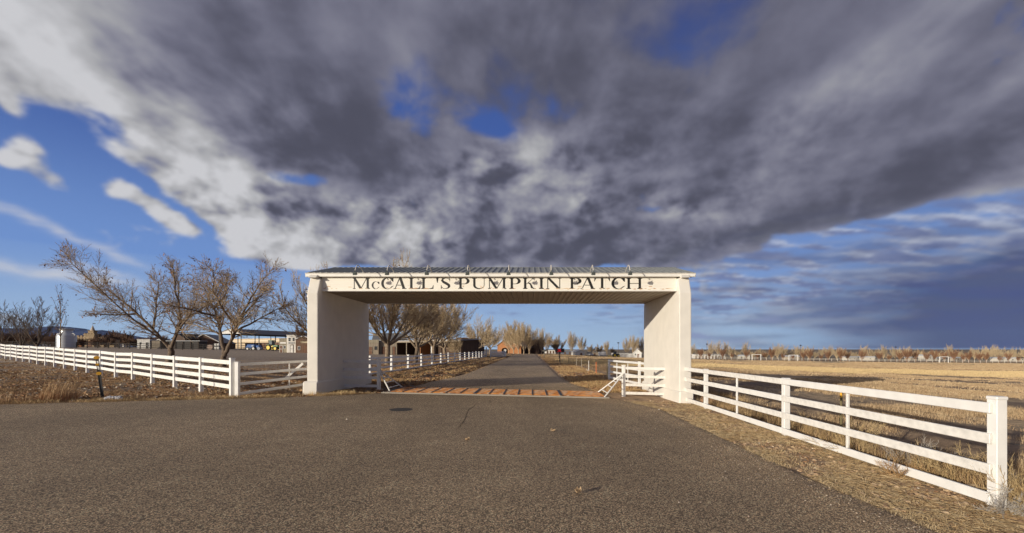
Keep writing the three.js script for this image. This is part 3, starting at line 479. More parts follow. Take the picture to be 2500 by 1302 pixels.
// ------------------------------------------------------------------ cattle guard
{
  const Z0 = 18.48, Z1 = 20.82, xa = -5.83, xb = 2.98, y = (x) => groundY(x, -19.6) + 0.03, xm = (xa + xb) / 2;
  const t = thing('cattle_guard', 'rusty steel cattle guard across the drive under the gateway', 'cattle guard', [xm, y(xm), -19.65]);
  const tilt = -Math.atan(0.023), inner = new THREE.Group(); 
  const put2 = (m, x, yy, Z, yaw = 0) => { m.position.set(x - xm, y(x) - y(xm) + yy, 19.65 - Z); m.rotation.set(0, yaw, tilt); return m; };
  put2(part('concrete_sill', cbox(xb - xa + 0.3, 0.2, 0.22, 0.02), std([0.36, 0.32, 0.26], 0.95), t), xm, -0.075, Z0 - 0.07);
  put2(part('concrete_sill', cbox(xb - xa + 0.3, 0.2, 0.22, 0.02), std([0.30, 0.27, 0.23], 0.95), t), xm, -0.075, Z1 + 0.07);
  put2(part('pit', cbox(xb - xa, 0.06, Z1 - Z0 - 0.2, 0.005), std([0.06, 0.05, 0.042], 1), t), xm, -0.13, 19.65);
  for (let k = 0; k < 14; k++) put2(part('cross_rail', (() => { const g = boxUV(new THREE.CylinderGeometry(0.06, 0.06, xb - xa, 12).toNonIndexed().rotateZ(Math.PI / 2)), u = g.attributes.uv; for (let i = 0; i < u.count; i++) u.setXY(i, u.getX(i) + k * 0.77, u.getY(i) + k * 0.53); return g; })(), M.rust, t), xm, -0.012, Z0 + 0.13 + k * 0.16);
  for (let k = 0; k <= 12; k++) put2(part('strap', cbox(k % 6 ? 0.05 : 0.11, 0.02, Z1 - Z0 - 0.08, 0.008), M.steelDark, t), xa + 0.06 + 0.5817 * k, 0.043, 19.65);
}
function wing(label, [tx, ty, tz], [ax, az], [bx2, bz]) {
  const t = thing('cattle_guard_wing', label, 'guard wing', [(ax + bx2) / 2, groundY(ax, -az), -(az + bz) / 2], 0);
  const o = t.position, L = (x, y, z) => [x - o.x, y - o.y, z - o.z], a = L(ax, groundY(ax, -az) + 0.05, -az), b = L(bx2, groundY(bx2, -bz) + 0.05, -bz), c1 = L(tx, ty, tz + 0.04), c2 = L(tx, ty, tz - 0.04);
  beam('leg', a, c1, 0.05, 0.05, M.white, t, 0.012); beam('leg', b, c2, 0.05, 0.05, M.white, t, 0.012);
  for (const k of [0.16, 0.40, 0.62, 0.82]) beam('rung', a.map((v, i) => lerp(v, c1[i], k)), b.map((v, i) => lerp(v, c2[i], k)), 0.04, 0.04, M.white, t, 0.01);
}
wing('ladder-shaped white wing leaning from the left post to the cattle guard end', [-6.5, EYE - 0.90, -19.72], [-5.74, 18.7], [-5.78, 20.7]);
wing('ladder-shaped white wing leaning from the right post to the cattle guard end', [3.86, EYE - 1.02, -19.3], [2.93, 18.4], [2.97, 20.5]);

// ------------------------------------------------------------------ white fences near the gate
function fencePost(parent, x, y0, z, w, h, yaw = 0, cap = true) {
  const p = part('post', cbox(w, h, w, 0.008), M.white, parent); const wob = noise(x * 3.1 + 7, z * 2.3 + 5) * 0.018; p.position.set(x, y0 + h / 2 - 0.05, z); p.rotation.set(wob, yaw, wob * 0.7);
  if (cap) { const c = part('cap', cbox(w + 0.016, 0.045, w + 0.016, 0.016), M.white, p); c.position.y = h / 2 + 0.018; }
  return p;
}
{ // long four-rail fence to the left
  const n = 19, P = (k) => { const x = -10.4 - 2.103 * k, Z = 16.0 + 1.436 * k; return [x, groundY(x, -Z), -Z]; }, o = P(0);
  const t = thing('rail_fence', 'long white four-rail fence left of the gate along the verge', 'fence', o);
  const yaw = Math.atan2(1.436, -2.103) + Math.PI;
  for (let k = 0; k < n; k++) { const p = P(k), w = k ? 0.13 : 0.14; fencePost(t, p[0] - o[0], p[1] - o[1], p[2] - o[2], w, k ? 1.31 : 1.38, -Math.atan2(1.436, 2.103)); }
  for (let k = 0; k < n - 1; k++) for (const h of [1.20, 0.925, 0.64, 0.355]) { const a = P(k), b = P(k + 1); beam('rail', [a[0] - o[0], a[1] - o[1] + h, a[2] - o[2]], [b[0] - o[0], b[1] - o[1] + h, b[2] - o[2]], 0.04, 0.145, M.white, t); }
  // side gate between the fence and the pier
  const a = [-10.2, groundY(-10.2, -15.98), -15.98], b = [-9.98, groundY(-9.98, -21), -21.0];
  const s = thing('side_gate', 'white railed side gate between the long fence and the left pier', 'gate', a);
  const rel = (q, h) => [q[0] - a[0], q[1] - a[1] + h, q[2] - a[2]];
  fencePost(s, 0, 0, 0, 0.125, 1.25, 0.03); fencePost(s, ...rel(b, 0), 0.125, 1.30, 0.03);
  for (const h of [1.14, 0.80, 0.46, 0.12]) beam('rail', rel(a, h), rel(b, h), 0.045, 0.1, M.white, s);
  const m = [lerp(a[0], b[0], 0.62), lerp(a[1], b[1], 0.62), lerp(a[2], b[2], 0.62)]; beam('stile', rel([m[0] + 0.03, m[1], m[2]], 0.06), rel([m[0] + 0.03, m[1], m[2]], 1.14), 0.03, 0.05, M.white, s);
  beam('brace', [-0.62, 0.36, -4.2], [0.12, 1.05, -4.35], 0.05, 0.1, M.white, s);
}
function panel(label, px0, px1, Z, pierX, postX, heights, z) {
  const g = groundY(postX, -z), t = thing('short_fence', label, 'fence', [postX, g, -z]);
  fencePost(t, 0, 0, 0, 0.135, 1.34, 0); const gp = groundY(pierX, -z) - g;
  for (const h of heights) beam('rail', [0, h, 0.02], [pierX - postX, h + gp * 0.6, 0.02], 0.045, 0.115, M.white, t);
}
panel('short white fence panel from the left pier to the cattle guard, in shade', 0, 0, 0, -8.09, -6.54, [1.22, 0.87, 0.52, 0.17], 19.75);
panel('short sunlit white fence panel from the right pier to the cattle guard', 0, 0, 0, 5.62, 3.88, [1.20, 0.85, 0.50, 0.15], 19.35);
{ // angled fence behind the right pier
  const P = (Z) => { const x = lerp(5.95, 5.15, (Z - 22.9) / 8); return [x, groundY(x, -Z), -Z]; }, o = P(22.9);
  const t = thing('rail_fence', 'white rail fence running back from the right pier beside the drive', 'fence', o);
  const rel = (q, h) => [q[0] - o[0], q[1] - o[1] + h, q[2] - o[2]];
  for (const Z of [24.6, 30.6]) fencePost(t, ...rel(P(Z), 0), 0.135, 1.36);
  for (const [za, zb] of [[22.9, 24.6], [24.6, 30.6]]) for (const h of [1.26, 0.90, 0.54, 0.16]) beam('rail', rel(P(za), h), rel(P(zb), h), 0.04, 0.12, M.white, t);
  for (const Z of [26.6, 28.8]) { const q = P(Z); beam('stile', rel(q, 0.1), rel(q, 1.2), 0.05, 0.05, M.white, t); }
}
{ // right fence toward the camera
  const P = (Z) => [5.93, -0.138, -Z], o = P(5.86), t = thing('rail_fence', 'white four-rail fence running from the right pier toward the viewer', 'fence', o);
  const rel = (q, h, dx = 0) => [q[0] - o[0] + dx, q[1] - o[1] + h, q[2] - o[2]];
  fencePost(t, 0, 0, 0, 0.135, 1.45); fencePost(t, ...rel(P(10.72), 0), 0.135, 1.38); fencePost(t, ...rel(P(15.62), 0), 0.12, 1.38);
  const rails = [1.29, 0.90, 0.51, 0.145];
  for (const [za, zb] of [[5.84, 10.72], [10.72, 15.62], [15.62, 17.42]]) for (const h of rails) beam('rail', rel(P(za), h, -0.095), rel(P(zb), h, -0.095), 0.04, 0.135, M.white, t, 0.008);
  for (const Z of [8.55, 13.15]) beam('stile', rel(P(Z), 0.1, -0.05), rel(P(Z), 1.22, -0.05), 0.05, 0.045, M.white, t);
}
{ // fence along the left of the drive
  const P = (k) => { const x = -10.35 + 0.03 * k, Z = 29.5 + 4.48 * k; return [x, groundY(x, -Z), -Z]; }, o = P(0), n = 17;
  const t = thing('rail_fence', 'white rail fence along the left side of the drive past the gate', 'fence', o);
  const rel = (q, h, dx = 0) => [q[0] - o[0] + dx, q[1] - o[1] + h, q[2] - o[2]];
  for (let k = -1; k < n; k++) fencePost(t, ...rel(P(k), 0), k === n - 1 ? 0.2 : 0.16, k === n - 1 ? 2.1 : 1.24);
  for (let k = -1; k < n - 1; k++) for (const h of [1.06, 0.73, 0.40, 0.07]) beam('rail', rel(P(k), h, 0.1), rel(P(k + 1), h, 0.1), 0.04, 0.11, M.white, t);
}
{ // low white fence by the barn
  const a = [-8.6, 97], b = [-6.2, 112], o = [a[0], groundY(a[0], -a[1]), -a[1]], t = thing('picket_fence', 'low white fence of close uprights beside the drive before the barn', 'fence', o);
  const P = (k) => { const x = lerp(a[0], b[0], k), Z = lerp(a[1], b[1], k); return [x - o[0], groundY(x, -Z) - o[1], -Z - o[2]]; };
  for (let k = 0; k <= 22; k++) { const p = P(k / 22), big = k === 0 || k === 22 || k === 20; const m = part(big ? 'post' : 'upright', cbox(big ? 0.22 : 0.1, big ? 1.75 : 1.25, big ? 0.22 : 0.1, 0.01), M.white, t); m.position.set(p[0], p[1] + (big ? 0.85 : 0.6), p[2]); }
  for (const h of [1.1, 0.85, 0.45]) beam('rail', [P(0)[0], P(0)[1] + h, P(0)[2]], [P(1)[0], P(1)[1] + h, P(1)[2]], 0.06, h > 1 ? 0.2 : 0.1, M.white, t);
}
{ // dark paddock fence at the far side of the bare lot
  const dark = std([0.03, 0.025, 0.022], 0.9), n = 27, P = (k) => { const x = -142 + k * 2.55, Z = 113 + (x + 100) * 0.02; return [x, groundY(x, -Z), -Z]; }, o = P(0);
  const t = thing('paddock_fence', 'dark wooden rail fence along the far side of the bare lot', 'fence', o), rel = (q, h) => [q[0] - o[0], q[1] - o[1] + h, q[2] - o[2]];
  for (let k = 0; k < n; k++) { const m = part('post', cbox(0.16, 1.5, 0.16, 0.02), dark, t), q = rel(P(k), 0.7); m.position.set(...q); }
  for (let k = 0; k < n - 1; k++) for (const h of [1.25, 0.8, 0.35]) beam('rail', rel(P(k), h), rel(P(k + 1), h), 0.05, 0.13, dark, t);
}
{ // white fence across the far side of the field, two entry frames in it
  const P = (x) => [x, groundY(x, -(206 - (x - 70) * 0.02)), -(206 - (x - 70) * 0.02)], o = P(40), t = thing('field_fence', 'long low white fence across the far side of the straw field', 'fence', o);
  const posts = []; for (let x = 40; x < 330; x += 2.6) { const q = P(x); posts.push(bx(0.13, 1.35, 0.13, q[0] - o[0], q[1] - o[1] + 0.7, q[2] - o[2], 0.03)); }
  const m = part('post', join(posts), std([0.60, 0.55, 0.47], 0.8), t); m.userData.kind = 'stuff';
  for (let x = 40; x < 325; x += 15.6) for (const h of [1.2, 0.7]) { const a = P(x), b = P(x + 15.6); beam('rail', [a[0] - o[0], a[1] - o[1] + h, a[2] - o[2]], [b[0] - o[0], b[1] - o[1] + h, b[2] - o[2]], 0.05, 0.14, std([0.5, 0.45, 0.38], 0.8), t); }
  for (const [px, which] of [[1847, 'nearer the gate'], [1937, 'beside the tall lamp post'], [2305, 'among the far reddish trees']]) {
    const x = at(px, 200), y = groundY(x, -200), f = thing('entry_frame', `tall white square entry frame in the far field fence, ${which}`, 'frame', [x, y, -200]);
    beam('upright', [-1.9, 0, 0], [-1.9, 2.6, 0], 0.22, 0.22, M.whitePaintFar, f); beam('upright', [1.9, 0, 0], [1.9, 2.6, 0], 0.22, 0.22, M.whitePaintFar, f); beam('crossbar', [-2.0, 2.6, 0], [2.0, 2.6, 0], 0.2, 0.2, M.whitePaintFar, f);
  }
}

// ------------------------------------------------------------------ bare winter trees
M.twigGold = std([0.37, 0.275, 0.18], 0.9);
const scrubSpots = [];
const norm = (v) => { const l = Math.hypot(...v) || 1; return v.map((x) => x / l); };
function aside(d, ang, az) { const u = norm(Math.abs(d[1]) < 0.95 ? [d[2], 0, -d[0]] : [1, 0, 0]), v = [d[1] * u[2] - d[2] * u[1], d[2] * u[0] - d[0] * u[2], d[0] * u[1] - d[1] * u[0]], s = Math.sin(ang), c = Math.cos(ang), a = Math.cos(az) * s, b = Math.sin(az) * s; return norm([d[0] * c + u[0] * a + v[0] * b, d[1] * c + u[1] * a + v[1] * b, d[2] * c + u[2] * a + v[2] * b]); }
class Tree {
  constructor(seed, o) { this.r = rng(seed); this.trunk = new Shape3(); this.crown = new Shape3(); this.leaves = new Shape3(); this.o = { rise: 0.12, wiggle: 0.16, kids: [0, 8, 7, 5], angle: [0, 0.75, 0.7, 0.65], ratio: [0, 0.52, 0.5, 0.5], deepest: 4, twig: 0.011, leaf: 0, droop: 0, ...o }; }
  branch(p, d, len, r0, level) {
    const o = this.o, n = level <= 1 ? 6 : level === 2 ? 4 : level === 3 ? 3 : 2, pts = [p], rad = [r0], dirs = [d], tipR = level >= o.deepest ? o.twig * 0.6 : Math.max(o.twig, r0 * 0.30);
    let q = p, e = d;
    for (let i = 1; i <= n; i++) {
      e = norm([e[0] + (this.r() - 0.5) * 2 * o.wiggle, e[1] + (this.r() - 0.5) * 2 * o.wiggle + o.rise - o.droop * (level === 3), e[2] + (this.r() - 0.5) * 2 * o.wiggle]);
      q = [q[0] + e[0] * len / n, q[1] + e[1] * len / n, q[2] + e[2] * len / n]; pts.push(q); dirs.push(e); rad.push(lerp(r0, tipR, Math.pow(i / n, 0.8)));
    }
    this.limb(pts, rad, len, level, dirs);
  }
  limb(pts, rad, len, level, dirs) {                    // draw one limb and grow what springs from it
    const o = this.o, n = pts.length - 1;
    (level <= 1 ? this.trunk : this.crown).tube(pts, rad, level <= 1 ? 7 : level === 2 ? 5 : level === 3 ? 4 : 3);
    if (o.leaf && level >= o.deepest - 1) for (let i = 0; i < 2; i++) if (this.r() < o.leaf) { const k = 1 + Math.floor(this.r() * n), c = pts[Math.min(n, k)], s = 0.035 + this.r() * 0.04, a = aside([0, 1, 0], this.r() * 3, this.r() * 6.3), b = aside(a, 1.57, this.r() * 6.3); this.leaves.tri(c, [c[0] + a[0] * s * 2 + b[0] * s, c[1] + a[1] * s * 2 + b[1] * s - s, c[2] + a[2] * s * 2 + b[2] * s], [c[0] + a[0] * s * 2 - b[0] * s, c[1] + a[1] * s * 2 - b[1] * s - s, c[2] + a[2] * s * 2 - b[2] * s]); }
    if (level >= o.deepest) return;
    const kids = Math.max(2, Math.round((o.kids[level] ?? 0) * (o.tipLen && level > 1 ? clamp(len / (level === 2 ? 1.7 : 0.85), 0.3, 1) : 1))), from = level === 1 ? 0.22 : 0.12;
    let az = this.r() * 6.3;
    for (let i = 0; i < kids; i++) {
      const t = lerp(from, 1, (i + this.r() * 0.8) / kids), f = Math.min(n - 1e-4, t * n), k = Math.floor(f), w = f - k, c = [0, 1, 2].map((j) => lerp(pts[k][j], pts[k + 1][j], w)), dir = dirs ? dirs[k + 1] : norm([0, 1, 2].map((j) => pts[k + 1][j] - pts[k][j]));
      az += 2.4 + this.r() * 0.5;
      const r = lerp(rad[k], rad[k + 1], w) * 0.62, l = len * o.ratio[level] * (1.18 - 0.74 * t) * (0.75 + this.r() * 0.5);
      this.branch(c, aside(dir, o.angle[level] * (0.7 + this.r() * 0.6), az), l, Math.max(o.twig, Math.min(r, l * 0.03)), level + 1);
    }
    if (n) { const dir = dirs ? dirs[n] : norm([0, 1, 2].map((j) => pts[n][j] - pts[n - 1][j])); for (let i = 0; i < 2; i++) this.branch(pts[n], aside(dir, 0.25 + this.r() * 0.2, this.r() * 6.3), Math.min(o.tipLen ?? 9, len * o.ratio[level] * 0.75), Math.max(o.twig, rad[n] * 0.8), level + 1); }
  }
  into(root, bark, twig, leaf) {
    part('trunk', this.trunk.build(), bark, root); part('crown', this.crown.build(), twig, root);
    if (this.leaves.p.length) part('leaves', this.leaves.build(), leaf ?? M.leafDry, root).userData.kind = 'stuff';
  }
}
// the two big trees behind the left fence: limbs as they stand
function bigTree(label, seed, base, Z, px0, py0, zs, trunkR, limbs, opt) {
  const p0 = onGround(base, Z), t = thing('bare_tree', label, 'tree', p0, 0), tr = new Tree(seed, opt), r = rng(seed + 5);
  const L = (qx, qy, dz) => [at(px0 + qx / zs, Z) - p0[0], up(py0 + qy / zs, Z) - p0[1], dz];
  limbs.forEach(([r0, r1, pts]) => {
    let P = pts.map(([x, y, dz]) => L(x, y, dz)); if (r0 < 0.19 && pts.length > 3) { const n = P.length, a = P[n - 2], b = P[n - 1]; P[n - 1] = [0, 1, 2].map((j) => lerp(a[j], b[j], 0.25)); if (n > 6) { P.pop(); P[n - 2] = [0, 1, 2].map((j) => lerp(P[n - 3][j], a[j], 0.5)); } } const len = P.reduce((s, q, i) => i ? s + Math.hypot(q[0] - P[i - 1][0], q[1] - P[i - 1][1], q[2] - P[i - 1][2]) : 0, 0), rad = P.map((_, i) => lerp(r0 > 0.19 ? r0 : r0 * 0.88, r1 * 0.8, Math.pow(i / (P.length - 1), 0.85)));
    const fine = [], fr = []; for (let i = 0; i < P.length - 1; i++) for (let k = 0; k < 3; k++) { const w = k / 3; fine.push([0, 1, 2].map((j) => lerp(P[i][j], P[i + 1][j], w) + (i + k ? (r() - 0.5) * 0.10 : 0))); fr.push(lerp(rad[i], rad[i + 1], w)); } fine.push(P[P.length - 1]); fr.push(rad[rad.length - 1]);
    if (r0 > 0.19) tr.trunk.tube(fine, fr, 9); else tr.limb(fine, fr, len, 1);
  });
  tr.into(t, M.barkDark, M.twigGold); return t;
}
bigTree('large bare spreading tree behind the white fence, left of the pair', 11, 415, 40.8, 0, 560, 2.83, 0.3, [
  [0.36, 0.24, [[1168, 940, 0], [1176, 870, 0], [1182, 800, 0]]],
  [0.185, 0.025, [[1165, 815, 0], [1140, 770, 0.2], [1085, 690, 0.5], [985, 570, 0.9], [910, 495, 1.1], [850, 440, 1.3], [800, 395, 1.5], [740, 340, 1.7]]],
  [0.10, 0.02, [[1000, 590, 0.8], [900, 600, 1.6], [830, 600, 2.2], [760, 605, 2.8]]],
  [0.12, 0.02, [[1085, 690, 0.5], [1040, 600, -0.6], [990, 470, -1.4], [970, 360, -2.0], [930, 250, -2.4]]],
  [0.18, 0.025, [[1185, 810, 0], [1200, 720, -0.2], [1222, 640, -0.4], [1205, 520, -0.5], [1185, 380, -0.8], [1145, 230, -0.8], [1125, 90, -1.0]]],
  [0.14, 0.02, [[1222, 640, -0.4], [1290, 570, -1.2], [1370, 470, -2.0], [1420, 360, -2.4], [1470, 280, -2.8]]],
  [0.11, 0.02, [[1205, 520, -0.5], [1260, 420, 0.8], [1290, 300, 1.5], [1250, 200, 2.0]]],
  [0.17, 0.02, [[1190, 815, 0.1], [1250, 735, 0.6], [1330, 670, 1.3], [1430, 600, 2.0], [1500, 500, 2.5], [1540, 430, 3.0]]],
  [0.10, 0.02, [[1150, 780, 0.2], [1060, 640, 2.0], [960, 480, 3.2], [850, 320, 4.2], [730, 190, 4.6]]],
], { kids: [0, 26, 11, 6], ratio: [0, 0.27, 0.5, 0.5], rise: 0.05, wiggle: 0.2, leaf: 0.025, twig: 0.0075, tipLen: 1.3 });
bigTree('bare forked tree behind the white fence, nearest the side gate', 23, 546, 35.3, 0, 560, 2.83, 0.25, [
  [0.27, 0.2, [[1540, 965, 0], [1545, 900, 0], [1550, 850, 0]]],
  [0.175, 0.02, [[1545, 865, 0], [1525, 770, -0.1], [1500, 680, -0.3], [1470, 600, -0.5], [1410, 500, -0.8], [1340, 390, -1.0], [1260, 320, -1.2], [1180, 260, -1.4]]],
  [0.10, 0.018, [[1470, 600, -0.5], [1390, 570, 0.6], [1300, 540, 1.4], [1200, 540, 2.2]]],
  [0.10, 0.018, [[1440, 545, -0.6], [1460, 440, -1.6], [1440, 330, -2.2], [1400, 230, -2.6]]],
  [0.05, 0.04, [[1512, 690, -0.2], [1503, 640, -0.2], [1497, 606, -0.2]]],
  [0.18, 0.02, [[1552, 862, 0], [1600, 790, 0.2], [1645, 715, 0.4], [1690, 630, 0.6], [1790, 480, 1.0], [1880, 370, 1.3], [1960, 300, 1.6], [1990, 250, 1.8]]],
  [0.11, 0.018, [[1660, 680, 0.4], [1620, 560, 1.4], [1600, 450, 2.0], [1640, 340, 2.6], [1610, 270, 2.8]]],
  [0.10, 0.018, [[1645, 715, 0.4], [1740, 620, -0.8], [1840, 540, -1.6], [1960, 510, -2.3]]],
  [0.10, 0.018, [[1690, 630, 0.6], [1720, 500, -0.8], [1730, 400, -1.8], [1700, 310, -2.4]]],
], { kids: [0, 26, 11, 6], ratio: [0, 0.31, 0.5, 0.5], rise: 0.02, wiggle: 0.2, leaf: 0.025, twig: 0.0075, tipLen: 1.3 });
// prototypes for the row along the drive: a short trunk that splits into a wide vase
function vase(seed, h, opt, trunkH = 1.9, limbs = 6, spread = 0.75, r0 = 0.2) {
  const t = new Tree(seed, opt), r = t.r, lean = (r() - 0.5) * 0.3; t.trunk.tube([[0, -0.2, 0], [lean * 0.3, trunkH * 0.5, 0], [lean, trunkH, 0]], [r0 * 1.25, r0, r0 * 0.92], 9);
  for (let i = 0; i < limbs; i++) { const a = i / limbs * 6.283 + r(), s = i === 0 ? 0.1 : spread * (0.6 + r() * 0.6), d = norm([Math.sin(s) * Math.cos(a), Math.cos(s), Math.sin(s) * Math.sin(a)]); t.branch([lean, trunkH - 0.1 - r() * 0.25, 0], d, (h - trunkH) * (0.62 + 0.25 * r()), r0 * (0.45 + 0.25 * r()), 1); }
  return t;
}
const dense = { kids: [0, 12, 9, 6], ratio: [0, 0.46, 0.5, 0.5], angle: [0, 0.62, 0.55, 0.5], rise: 0.11, wiggle: 0.13, twig: 0.012 };
const treeRow = 'bare trees in the row along the left of the drive';
const rowTrees = [vase(101, 9.6, { ...dense, leaf: 0.05 }, 2.0, 8, 1.0, 0.25), vase(102, 9.2, dense, 1.9, 8, 0.98, 0.22)].map((t, i) => { const g = thing('bare_tree', i ? 'leaning bare tree third in the row past the left pier, seen through the gateway' : 'bare tree just past the left pier, trunk behind the first fence posts of the drive', 'tree', i ? onGround(1014, 54) : onGround(946, 46.8), i ? 0.7 : 2.1, treeRow); t.into(g, M.barkPale, M.twigPale); return g; });
[[190, 127, 0.42], [203, 128, 0.46], [232, 127, 0.45], [243, 131, 0.5], [252, 140, 0.75], [262, 138, 0.6], [276, 145, 0.7], [118, 140, 0.7], [132, 138, 0.66], [100, 150, 0.8], [80, 150, 0.75], [60, 146, 0.7], [30, 150, 0.8], [12, 145, 0.75], [330, 150, 0.55], [366, 160, 0.6]].forEach((q) => scrubSpots.push(q));
rowTrees[0].scale.setScalar(1.05); rowTrees[1].rotation.z = -0.12;
copy(rowTrees[0], 'bare tree whose crown rises beside and above the left pier, trunk hidden by it', onGround(812, 41), 4.0, 0.86);
copy(rowTrees[0], 'bare tree fourth in the row seen through the gateway, under the dense tan crowns', onGround(1058, 64), 1.0, 1.0);
copy(rowTrees[1], 'bare tree fifth in the row seen through the gateway, right end of the dense crowns', onGround(1088, 74), 3.0, [1.1, 1.02, 1.1]);
copy(rowTrees[1], 'bare tree with pale tan crown in front of the porch building', onGround(1166, 112), 5.2, [1.15, 0.95, 1.15]);
copy(rowTrees[0], 'bare tree behind the tall fence post near the barn, smaller crown', onGround(1196, 148), 0.4, [1.1, 0.9, 1.1]);
copy(rowTrees[1], 'small bare sapling-like tree before the dark shed in the row', onGround(1114, 90), 1.9, 0.42);
// middle distance: upright crowns
const mid = { kids: [0, 9, 7, 4], ratio: [0, 0.5, 0.5, 0.5], angle: [0, 0.5, 0.5, 0.5], rise: 0.16, wiggle: 0.14, twig: 0.022 };
const M1 = thing('bare_tree', 'tall pale bare tree in front of the orange barn', 'tree', onGround(1254, 172), 0, 'bare trees around the barn'); vase(201, 10.5, mid, 1.6, 9, 0.62, 0.22).into(M1, M.twig, M.twigPale);
[[1243, 178, 0.85, 'bare tree at the left foot of the orange barn'], [1266, 168, 0.95, 'bare tree with twin pale stems before the barn door side'], [1279, 164, 0.9, 'white-stemmed bare tree at the right end of the barn'], [1292, 176, 0.88, 'bare tree leaning over the dark side of the barn'], [1322, 190, 0.85, 'bare tree right of the barn with a dark lower trunk'], [1336, 215, 0.8, 'bare tree behind the small dark roadside sign'], [1394, 240, 0.95, 'pale bare tree right of the red lit sign'], [1420, 250, 0.8, 'thin bare tree left of the white shed'], [1482, 280, 0.7, 'thin bare tree behind the white trailer'], [1530, 270, 0.85, 'bare tree left of the white house'], [1546, 255, 0.95, 'pale tall bare tree beside the white house'], [1566, 262, 0.9, 'pale bare tree behind the right pier edge']].forEach(([px, Z, s, l], i) => copy(M1, l, onGround(px, Z), i * 1.7, [s * 0.9, s, s * 0.9]));
// rounded and reddish crowns
const R1 = thing('bare_tree', 'dense rounded brown bare tree left of the red lit sign', 'tree', onGround(1360, 205), 0); vase(301, 6.8, { ...mid, kids: [0, 10, 9, 5], twig: 0.026 }, 0.9, 9, 0.75, 0.16).into(R1, M.twigDark, M.twig);
R1.scale.set(1.15, 1.05, 1.15);
[[1443, 262, 0.75, 'low rounded bare tree behind the white shed'], [1462, 268, 0.8, 'wide bare tree behind the parked pickup'], [1495, 272, 0.62, 'small reddish bare tree beside the lamp post']].forEach(([px, Z, s, l], i) => copy(R1, l, onGround(px, Z), i * 2.1, s));
// reddish young trees along the far side of the field, and the pale belt behind them
const red = thing('young_tree', 'young reddish bare tree in the row along the far field fence', 'tree', onGround(1712, 214), 0, 'young reddish trees along the far field fence');
vase(401, 4.6, { kids: [0, 8, 6, 4], ratio: [0, 0.5, 0.5, 0.5], angle: [0, 0.5, 0.5, 0.5], rise: 0.13, twig: 0.024, deepest: 3 }, 0.9, 8, 0.6, 0.11).into(red, M.twigRed, M.twigRed);
const rr = rng(9);
[1732, 1764, 1788, 1822, 1850, 1866, 1884, 1912, 1936, 1962, 1978, 2005, 2022, 2052, 2070, 2104, 2146, 2170, 2196, 2214, 2236, 2262, 2282, 2306, 2330, 2352, 2366, 2392, 2408, 2440, 2462, 2486].forEach((px, i) => copy(red, red.userData.label, onGround(px, 205 + rr() * 14), rr() * 6, 0.55 + rr() * 0.75));
const pale = thing('belt_tree', 'pale golden bare tree in the belt beyond the far field fence', 'tree', onGround(1690, 250), 0, 'pale bare trees in the belt beyond the field');
vase(402, 7.0, { kids: [0, 9, 9, 4], ratio: [0, 0.5, 0.5, 0.5], angle: [0, 0.55, 0.5, 0.45], rise: 0.16, twig: 0.02, deepest: 3, wiggle: 0.16 }, 1.0, 10, 0.7, 0.13).into(pale, M.twigPale, M.twigPale);
for (let px = 1706; px < 2520; px += 11 + rr() * 8) copy(pale, pale.userData.label, onGround(px, 245 + rr() * 55 - (px - 1700) * 0.03), rr() * 6, [0.85 + rr() * 0.4, (px < 1830 ? 1.1 : 0.9) * (0.45 + rr() * 0.8), 0.85 + rr() * 0.4]);
// young dark trees and the staked sapling at the far left
const D1 = thing('young_tree', 'young dark bare tree behind the fence at the left, between its neighbours', 'tree', onGround(47, 43), 0, 'young dark trees at the left'); vase(501, 4.6, { kids: [0, 6, 4, 2], ratio: [0, 0.5, 0.5, 0.5], angle: [0, 0.6, 0.6, 0.6], rise: 0.1, wiggle: 0.2, twig: 0.009, deepest: 4 }, 1.3, 6, 0.6, 0.085).into(D1, M.twigDark, M.twigDark);
copy(D1, 'young dark bare tree with a wide crown, right one of the three at the left', onGround(90, 40.5), 2.2, [1.2, 1.05, 1.2]); copy(D1, 'young dark bare tree cut by the left edge of the view', onGround(10, 46), 4.1, 1.02);
{ const s = thing('sapling', 'thin staked sapling standing before the giant milk can', 'sapling', onGround(146, 51)), t = new Tree(60, { kids: [0, 16, 2], ratio: [0, 0.34, 0.4], angle: [0, 0.42, 0.5], rise: 0.14, wiggle: 0.07, twig: 0.012, deepest: 3, leaf: 0.9 }); t.branch([0, -0.1, 0], [0.03, 1, 0], 6.1, 0.075, 1); t.into(s, M.twig, M.twigDark); }
// dark scrub trees beyond the paddock fence
const S1 = thing('scrub_tree', 'reddish-brown rounded scrub tree beyond the paddock fence, left of a close pair', 'tree', onGround(286, 165), 0, 'scrub trees beyond the paddock fence'); vase(601, 5.4, { kids: [0, 10, 8, 5], ratio: [0, 0.5, 0.5, 0.5], angle: [0, 0.6, 0.6, 0.6], rise: 0.1, twig: 0.03, deepest: 4 }, 0.6, 9, 0.8, 0.14).into(S1, M.twigDark, std([0.19, 0.115, 0.075], 0.9));
copy(S1, 'reddish-brown rounded scrub tree beyond the paddock fence, right of a close pair', onGround(309, 162), 1.4, [1.15, 0.95, 1.15]);
[4, 22, 38, 55, 72, 88, 106, 124, 138, 236, 252, 262, 272, 326, 340, 358, 376, 392, 408, 424, 446, 462, 478, 496, 514].forEach((px, i) => copy(S1, 'low brown scrub tree in the dim belt beyond the paddock fence', onGround(px, 172 + rr() * 60), rr() * 6, [0.9 + rr() * 0.7, (0.5 + rr() * 0.4) * (px > 400 ? 1.05 : 1), 0.9 + rr() * 0.7]));
scrubSpots.forEach(([px, Z, s]) => copy(S1, 'low brown scrub tree in the dim belt beyond the paddock fence', onGround(px, Z), rr() * 6, [s * 1.2, s, s * 1.2]));
copy(S1, 'round brown tree top showing above the playhouse roofs beside the left pier', onGround(738, 150), 0.3, [0.9, 1.35, 0.9]);

